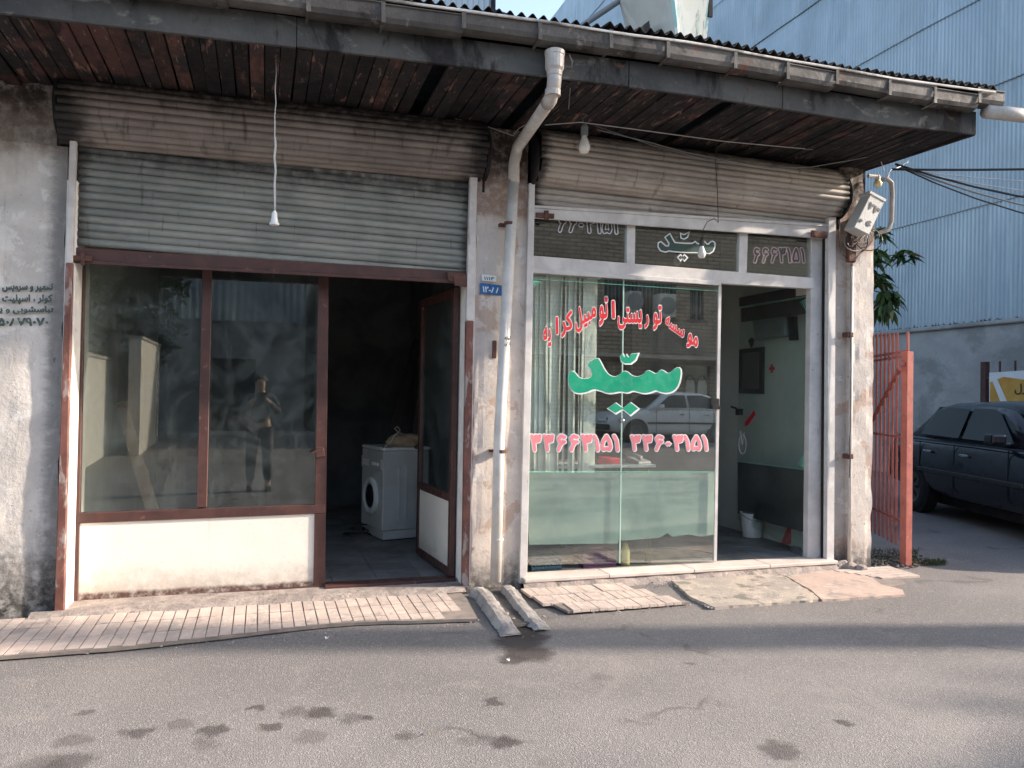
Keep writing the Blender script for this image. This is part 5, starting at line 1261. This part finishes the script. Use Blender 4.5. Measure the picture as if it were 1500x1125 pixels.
    MB().prism([(-1.15, -.57, 1.325), (-1.15, .57, 1.325), (-1.58, .62, .985), (-1.58, -.62, .985)], (-.018, 0, .018)).build('rear_screen', M['car_glass'], R, local=True)
    MB().box(2.08, 2.24, -.76, .76, .34, .50).build('front_bumper', M['blackplastic'], R, local=True, bevel=.03, seg=2)
    MB().box(-2.24, -2.08, -.76, .76, .36, .54).build('rear_bumper', M['blackplastic'], R, local=True, bevel=.03, seg=2)
    MB().box(-1.9, 1.9, -.66, .66, .12, .26).build('underbody', M['dark'], R, local=True)
    return R
fwd = Vector((-.33, -.945, 0)); 
car_d = car((9.12, 1.18, .03), math.atan2(fwd.y, fwd.x), 'car_dark', 'dark blue black saloon car parked in the shaded alley in front of the warehouse'); car_d.scale = (1.07, 1.07, 1.07)
# ================================================================ PLANT behind the pier
pt = empty('mango_tree', (5.75, 2.2, 0), label='young broad leaved tree with drooping leaf clusters behind the right pier', cat='tree')
PY = 1.9
tr = [Vector((5.82, 2.2, 0)), Vector((5.84, 2.15, 1.2)), Vector((5.9, 2.05, 2.2)), Vector((5.98, 1.95, 3.0))]
trunk = MB().tube(tr, [.04, .035, .03, .015], 8).build('trunk', M['stem'], pt, smooth=True)
leafM = {}
def leaf_mesh(m):
    v = []; f = []
    for i, (w_, dz) in enumerate(((.003, 0), (.022, .004), (.030, -.002), (.026, -.014), (.014, -.03), (.001, -.048))):
        x = i*.2/5; v += [(x, -w_, dz+.005), (x, 0, dz), (x, w_, dz+.005)]
    for i in range(5): f += [(i*3, i*3+3, i*3+4, i*3+1), (i*3+1, i*3+4, i*3+5, i*3+2)]
    return mesh('leaf', v, f, M[m], pt, True, local=True)
for nm, c, n, sp, dr in (('cluster', (1324, 372), 20, .9, -.35), ('cluster', (1287, 372), 22, 1.0, -.6), ('cluster', (1289, 408), 26, 1.0, -.5), ('cluster', (1302, 432), 44, 1.0, -.9), ('cluster', (1286, 338), 16, .8, -.5), ('cluster', (1296, 448), 26, .9, -1.1), ('cluster', (1270, 400), 20, .9, -.6)):
    P_ = at(c[0], c[1], PY)
    # twig to the trunk
    b = min(tr[1:], key=lambda q: (q-P_).length+abs(q.z-P_.z+.2))
    MB().tube([b, b.lerp(P_, .5)+Vector((0, 0, .06)), P_], [.014, .01, .006], 6).build('branch', M['stem'], pt, smooth=True)
    for k in range(int(n*1.7)):
        key = 'leaf_dry' if random.random() < .14 else 'leaf'
        if key not in leafM: leafM[key] = leaf_mesh(key); o = leafM[key]
        else: o = inst(leafM[key], pt, (0, 0, 0))
        o.location = P_+Vector((rnd(-.09, .09), rnd(-.09, .09), rnd(-.08, .06)))-Vector(pt.location)
        az = rnd(0, 2*math.pi); o.rotation_euler = (rnd(-.6, .6), -dr*rnd(.3, 1.4), az); s = rnd(.7, 1.25); o.scale = (s, s*.85, s)
# weeds at the gate foot
bmw = bmesh.new()
for i in range(900):
    if random.random() < .5: b = gr(rnd(1268, 1345), rnd(806, 828), 0)
    else: b = gr(rnd(1335, 1385), rnd(822, 828), 0)
    h = rnd(.01, .05); t = b+Vector((rnd(-.03, .03), rnd(-.03, .03), h)); a = rnd(0, 3.14); w2 = Vector((math.cos(a), math.sin(a), 0))*rnd(.003, .008)
    bmw.faces.new([bmw.verts.new(q) for q in (b-w2, b+w2, t)])
me = bpy.data.meshes.new('weeds'); bmw.to_mesh(me); bmw.free(); me.materials.append(M['weed']); o = bpy.data.objects.new('weeds', me); COL.objects.link(o); tag(o, 'low weeds round the foot of the red gate post', 'weeds', kind='stuff')
def fc2():
    b = gr(rnd(1268, 1350), rnd(815, 832), 0); return Vector((b.x, b.y, .01))
crumbs('gate_rubble', 160, fc2, M['channel'], .008, .03, 'dark soil and rubble between the right pier and the gate post')
# ================================================================ ACROSS THE STREET (seen mirrored in the glass)
VD = 17.0; RY = .16-VD
def op(x, y, dy=0.0):
    p = at(x, y, VD-dy); return Vector((p.x, RY+dy, p.z))
bb_ = empty('brick_house', (10, RY, 0), label='two storey buff brick house across the street with barred windows and air units', cat='house')
def wall_holes(name, x0, x1, z0, z1, Y, th, holes, m, parent):
    """front wall at Y (facing +Y) with rectangular openings"""
    xs = sorted({x0, x1, *[h[0] for h in holes], *[h[1] for h in holes]}); zs = sorted({z0, z1, *[h[2] for h in holes], *[h[3] for h in holes]})
    mb = MB()
    for a, b in zip(xs[:-1], xs[1:]):
        run = None
        for c, d in zip(zs[:-1], zs[1:]):
            solid = not any(h[0] <= (a+b)/2 <= h[1] and h[2] <= (c+d)/2 <= h[3] for h in holes)
            if solid: run = (run[0], d) if run else (c, d)
            if (not solid or d == zs[-1]) and run: mb.box(a, b, Y-th, Y, run[0], run[1]); run = None
    return mb.build(name, m, parent)
def hole(x0, y0, x1, y1): a, b = op(x0, y1), op(x1, y0); return (a.x, b.x, a.z, b.z)
H = [hole(884, 408, 990, 462), hole(1010, 424, 1032, 468), hole(1075, 430, 1130, 468), hole(944, 532, 992, 640), hole(1002, 536, 1042, 640), hole(1060, 536, 1120, 640), hole(700, 400, 780, 455), hole(560, 400, 640, 455), hole(600, 540, 800, 640)]
wall_holes('wall', 1.5, 34, 0, 8.2, RY, .3, H, M['brick'], bb_)
MB().box(1.5, 34, RY-8, RY-.35, 0, 8.1).build('wall', M['opp_wall'], bb_)
for h in H[:3]+H[6:8]:
    fr_ = MB().box(h[0], h[0]+.06, RY-.2, RY-.12, h[2], h[3]).box(h[1]-.06, h[1], RY-.2, RY-.12, h[2], h[3]).box(h[0], h[1], RY-.2, RY-.12, h[3]-.06, h[3]).box(h[0]-.1, h[1]+.1, RY-.2, RY+.08, h[2]-.08, h[2]).box((h[0]+h[1])/2-.03, (h[0]+h[1])/2+.03, RY-.2, RY-.12, h[2], h[3]).build('window', M['film_dark'], bb_)
    MB().box(h[0], h[1], RY-.22, RY-.21, h[2], h[3]).build('pane', M['car_glass'], fr_)
    x = h[0]+.12; bars = MB()
    while x < h[1]-.05: bars.box(x, x+.02, RY+.0, RY+.02, h[2], h[3]); x += .14
    bars.build('window_bars', M['cable_g'], fr_)
for i, h in enumerate(H[3:6]):
    d_ = MB().box(h[0]+.03, h[1]-.03, RY-.16, RY-.1, h[2], h[3]-.5).build('door', M['opp_door'], bb_)
    MB().box(h[0]+.03, h[1]-.03, RY-.16, RY-.12, h[3]-.48, h[3]).build('fanlight', M['car_glass'], bb_)
    for c in (.27, .73):
        xc = h[0]+(h[1]-h[0])*c; pts = [(xc+.22*math.cos(a), RY-.095, 1.9+.45*math.sin(a)) for a in [math.pi*k/10 for k in range(11)]]+[(xc-.22, RY-.095, 1.2), (xc+.22, RY-.095, 1.2)]
        MB().tube(pts+[pts[0]], .03, 5).build('arch_panel', M['wood_brown'], d_)
MB().box(H[8][0], H[8][1], RY-.2, RY-.15, 0, H[8][3]).build('shutter', M['metal_pale'], bb_)
z1 = op(960, 522).z; MB().box(1.4, 34.1, RY, RY+.9, z1-.12, z1).build('balcony_slab', M['opp_wall'], bb_)
z2 = op(960, 484).z
la, lb = op(945, 500), op(1045, 500)
lt = MB()
for k in range(30):
    x = la.x+(lb.x-la.x)*k/30; 
    if x+.5 < lb.x: lt.beam((x, RY+.03, z1+.1), (x+.35, RY+.03, z2), .03, .02).beam((x+.35, RY+.05, z1+.1), (x, RY+.05, z2), .03, .02)
lt.build('lattice_panel', M['opp_wall'], bb_)
for nm, q in (('air_unit', (911, 430, 929, 458)), ('air_unit', (954, 434, 978, 466))):
    h = hole(*q); a = MB().box(h[0], h[1], RY+.08, RY+.55, h[2], h[3]).build('air_unit', M['opp_pale'], None, bevel=.02)
    tag(a, 'boxy outdoor air unit under the dark window, %s of the two on the brick house' % ('left' if q[0] > 940 else 'right'), 'air conditioner', 'air units on the brick house')
    MB().lathe(((h[0]+h[1])/2, RY+.56, (h[2]+h[3])/2), [(.28, 0), (.28, .02), (.22, .03)], 20, (0, 1, 0)).build('fan_grille', M['cable_g'], a)
MB().box(1.2, 34.3, RY-8.2, RY+.5, 8.2, 8.45).build('roof', M['fascia'], bb_)
gh = empty('grey_house', (-6, RY-1, 0), label='dark grey rendered house with a corrugated parapet left of the brick house', cat='house')
Hh = [(-4.6, -3.4, 1.0, 2.6), (-9, -7.4, 1.0, 2.6), (-1.4, -.2, .3, 2.5)]
wall_holes('wall', -16, 1.2, 0, 3.6, RY-1, .3, Hh, M['concrete'], gh)
MB().box(-16, 1.2, RY-8, RY-1.35, 0, 5.2).build('wall', M['opp_wall'], gh)
for h in Hh: MB().box(h[0], h[1], RY-1.25, RY-1.2, h[2], h[3]).build('window', M['car_glass'], gh)
v = []; f = []; n = int(17.2/.2*4)
for i in range(n+1):
    x = -16+17.2*i/n; o = .03*((0, 1, 1, 0)[i % 4]); v += [(x, RY-.95+o, 3.6), (x, RY-.95+o, 5.3)]
for i in range(n): f.append((i*2, i*2+1, i*2+3, i*2+2))
mesh('cladding_sheet', v, f, M['metal_pale'], gh)
structure(MB().box(-60, 60, RY+.02, RY+1.6, -.2, .42).build('far_pavement', M['kerbcon'], bevel=.03))
# white car mirrored in the right pane
c = op(985, 600, 0); car((c.x*.86, -14.1, .3), math.pi, 'car_white', 'white hatchback saloon parked by the brick house across the street', 'parked_car')
for (xw, ya, yb, h_, lb) in ((-2.94, -11.5, -8.8, 2.1, 'low cream boundary wall across the street, left of the two short walls'), (-2.33, -13.7, -10.8, 2.55, 'taller cream boundary wall across the street, right of the two short walls')):
    bw = MB().box(xw-.22, xw, ya, yb, -.1, h_).build('boundary_wall', M['opp_pale']); tag(bw, lb, 'wall')
    MB().box(xw-.26, xw+.03, ya-.02, yb+.03, h_+.001, h_+.06).build('coping', M['kerbcon'], bw)
# trees on the far left of the street, real crowns of leaf-sized faces
def tree(x, y, h, r, lab, seed, n=2600):
    t = empty('street_tree', (x, y, 0), label=lab, cat='tree', group='trees across the street')
    rs = random.Random(seed)
    MB().tube([(0, 0, 0), (.1, .05, h*.35), (.05, .1, h*.6), (.15, 0, h*.85)], [.16, .13, .09, .03], 9).build('trunk', M['stem'], t, local=True, smooth=True)
    cs = [(rs.uniform(-r, r)*.7, rs.uniform(-r, r)*.7, h*rs.uniform(.5, .95), r*rs.uniform(.35, .6)) for _ in range(11)]
    v = []; f = []
    for i in range(n):
        cx, cy, cz, cr = rs.choice(cs); d = Vector((rs.gauss(0, 1), rs.gauss(0, 1), rs.gauss(0, 1))).normalized()*cr*rs.uniform(.6, 1.05)
        p = Vector((cx, cy, cz))+d; a = Vector((rs.gauss(0, 1), rs.gauss(0, 1), rs.gauss(0, 1))).normalized(); b = a.orthogonal().normalized(); s = rs.uniform(.07, .16)
        k = len(v); v += [p-a*s, p+b*s*.5, p+a*s, p-b*s*.5]; f.append((k, k+1, k+2, k+3))
    mesh('crown', v, f, M['leaf'], t, local=True)
def roadside():  # out-of-view tree, added so its thin crown throws broken shade on the road
    tree(15.5, -7.4, 6.0, 1.9, 'unseen sparse tree added beyond the alley mouth to dapple the road with shade', 11, 900)
roadside()
tree(-3.6, -15.0, 5.5, 1.7, 'leafy street tree before the grey house, right one of the pair', 3)
tree(-8.4, -15.2, 6.2, 2.0, 'taller leafy street tree before the grey house, left one of the pair', 5)
# ================================================================ THE PHOTOGRAPHER (mirrored in the left pane)
pr = empty('person', (-.02, -6.24, 0), label='person in dark jacket and grey trousers holding up a phone in the street', cat='person')
def skin(name, J, E_, m, sub=2, root=0):
    me = bpy.data.meshes.new(name); me.from_pydata([j[:3] for j in J], E_, []); me.materials.append(m)
    o = bpy.data.objects.new(name, me); COL.objects.link(o); o.parent = pr
    md = o.modifiers.new('skin', 'SKIN'); md.use_smooth_shade = True
    if not me.skin_vertices: 
        bpy.context.view_layer.update()
    sv = me.skin_vertices[0].data if me.skin_vertices else None
    if sv:
        for i, j in enumerate(J): sv[i].radius = (j[3], j[4] if len(j) > 4 else j[3]); sv[i].use_root = (i == root)
    s2 = o.modifiers.new('sub', 'SUBSURF'); s2.levels = sub; s2.render_levels = sub
    return o
J = [(0, 0, .98, .15, .11), (0, -.01, 1.15, .135, .10), (0, 0, 1.32, .155, .105), (0, 0, 1.44, .12, .08), (0, .01, 1.52, .05), (0, .03, 1.60, .072, .082), (0, .035, 1.68, .078, .09), (0, .03, 1.74, .05, .06),
     (.19, 0, 1.42, .055), (.27, .05, 1.20, .045), (.13, .24, 1.36, .034), (.07, .29, 1.42, .026),
     (-.19, 0, 1.42, .055), (-.27, .05, 1.20, .045), (-.13, .24, 1.36, .034), (-.07, .29, 1.42, .026),
     (.10, 0, .90, .10), (.12, .03, .50, .068), (.13, -.01, .09, .045), (.14, .13, .045, .04), (-.10, 0, .90, .10), (-.12, .02, .50, .068), (-.13, -.02, .09, .045), (-.14, .12, .045, .04)]
E_ = [(0, 1), (1, 2), (2, 3), (3, 4), (4, 5), (5, 6), (6, 7), (3, 8), (8, 9), (9, 10), (10, 11), (3, 12), (12, 13), (13, 14), (14, 15), (0, 16), (16, 17), (17, 18), (18, 19), (0, 20), (20, 21), (21, 22), (22, 23)]
skin('body', J, E_, M['skin'])
Jk = [(a, b, c, r+.018, (rr[0] if rr else r)+.018) for a, b, c, r, *rr in J[0:4]]+[(a, b, c, r+.016) for a, b, c, r, *rr in (J[8], J[9], J[10], J[12], J[13], J[14])]
skin('jacket', Jk, [(0, 1), (1, 2), (2, 3), (3, 4), (4, 5), (5, 6), (3, 7), (7, 8), (8, 9)], M['jacket'])
Jt = [(0, 0, .98, .16, .125), (.10, 0, .90, .112), (.12, .03, .50, .085), (.13, -.01, .14, .07), (-.10, 0, .90, .112), (-.12, .02, .50, .085), (-.13, -.02, .14, .07)]
skin('trousers', Jt, [(0, 1), (1, 2), (2, 3), (0, 4), (4, 5), (5, 6)], M['trousers'])
for sx_ in (-1, 1): MB().box(sx_*.135-.045, sx_*.135+.045, -.07, .20, 0, .09).build('shoe', M['blackplastic'], pr, local=True, bevel=.025, seg=2)
hr = lump('hair', (0, 0, 0), .105, M['hair'], None, 2, (.85, 1.0, .8), 3); hr.parent = pr; hr.location = (0, .0, 1.715)
MB().prism([(-.012, .115, 1.655), (.012, .115, 1.655), (0, .125, 1.69)], (0, .012, -.008)).build('nose', M['skin'], pr, local=True)
for sx_ in (-1, 1):
    hx = sx_*.065
    for k in range(4):
        b = Vector((hx+sx_*.005, .30, 1.425+.018*k)); MB().tube([Vector((hx+sx_*.012, .285, 1.42+.012*k)), b+Vector((sx_*.012, .025, .006)), b+Vector((-sx_*.006, .04, .008)), b+Vector((-sx_*.022, .036, .008))], [.010, .009, .0085, .007], 7).build('finger', M['skin'], pr, local=True, smooth=True)
    MB().tube([Vector((hx, .275, 1.43)), Vector((hx-sx_*.008, .262, 1.46)), Vector((hx-sx_*.022, .27, 1.48))], [.011, .010, .008], 7).build('thumb', M['skin'], pr, local=True, smooth=True)
tag(MB().box(-.08, .075, -5.905, -5.896, 1.435, 1.51).build('mobile_phone', M['blackplastic'], bevel=.004), 'black mobile phone held level in the hands of the person', 'phone')
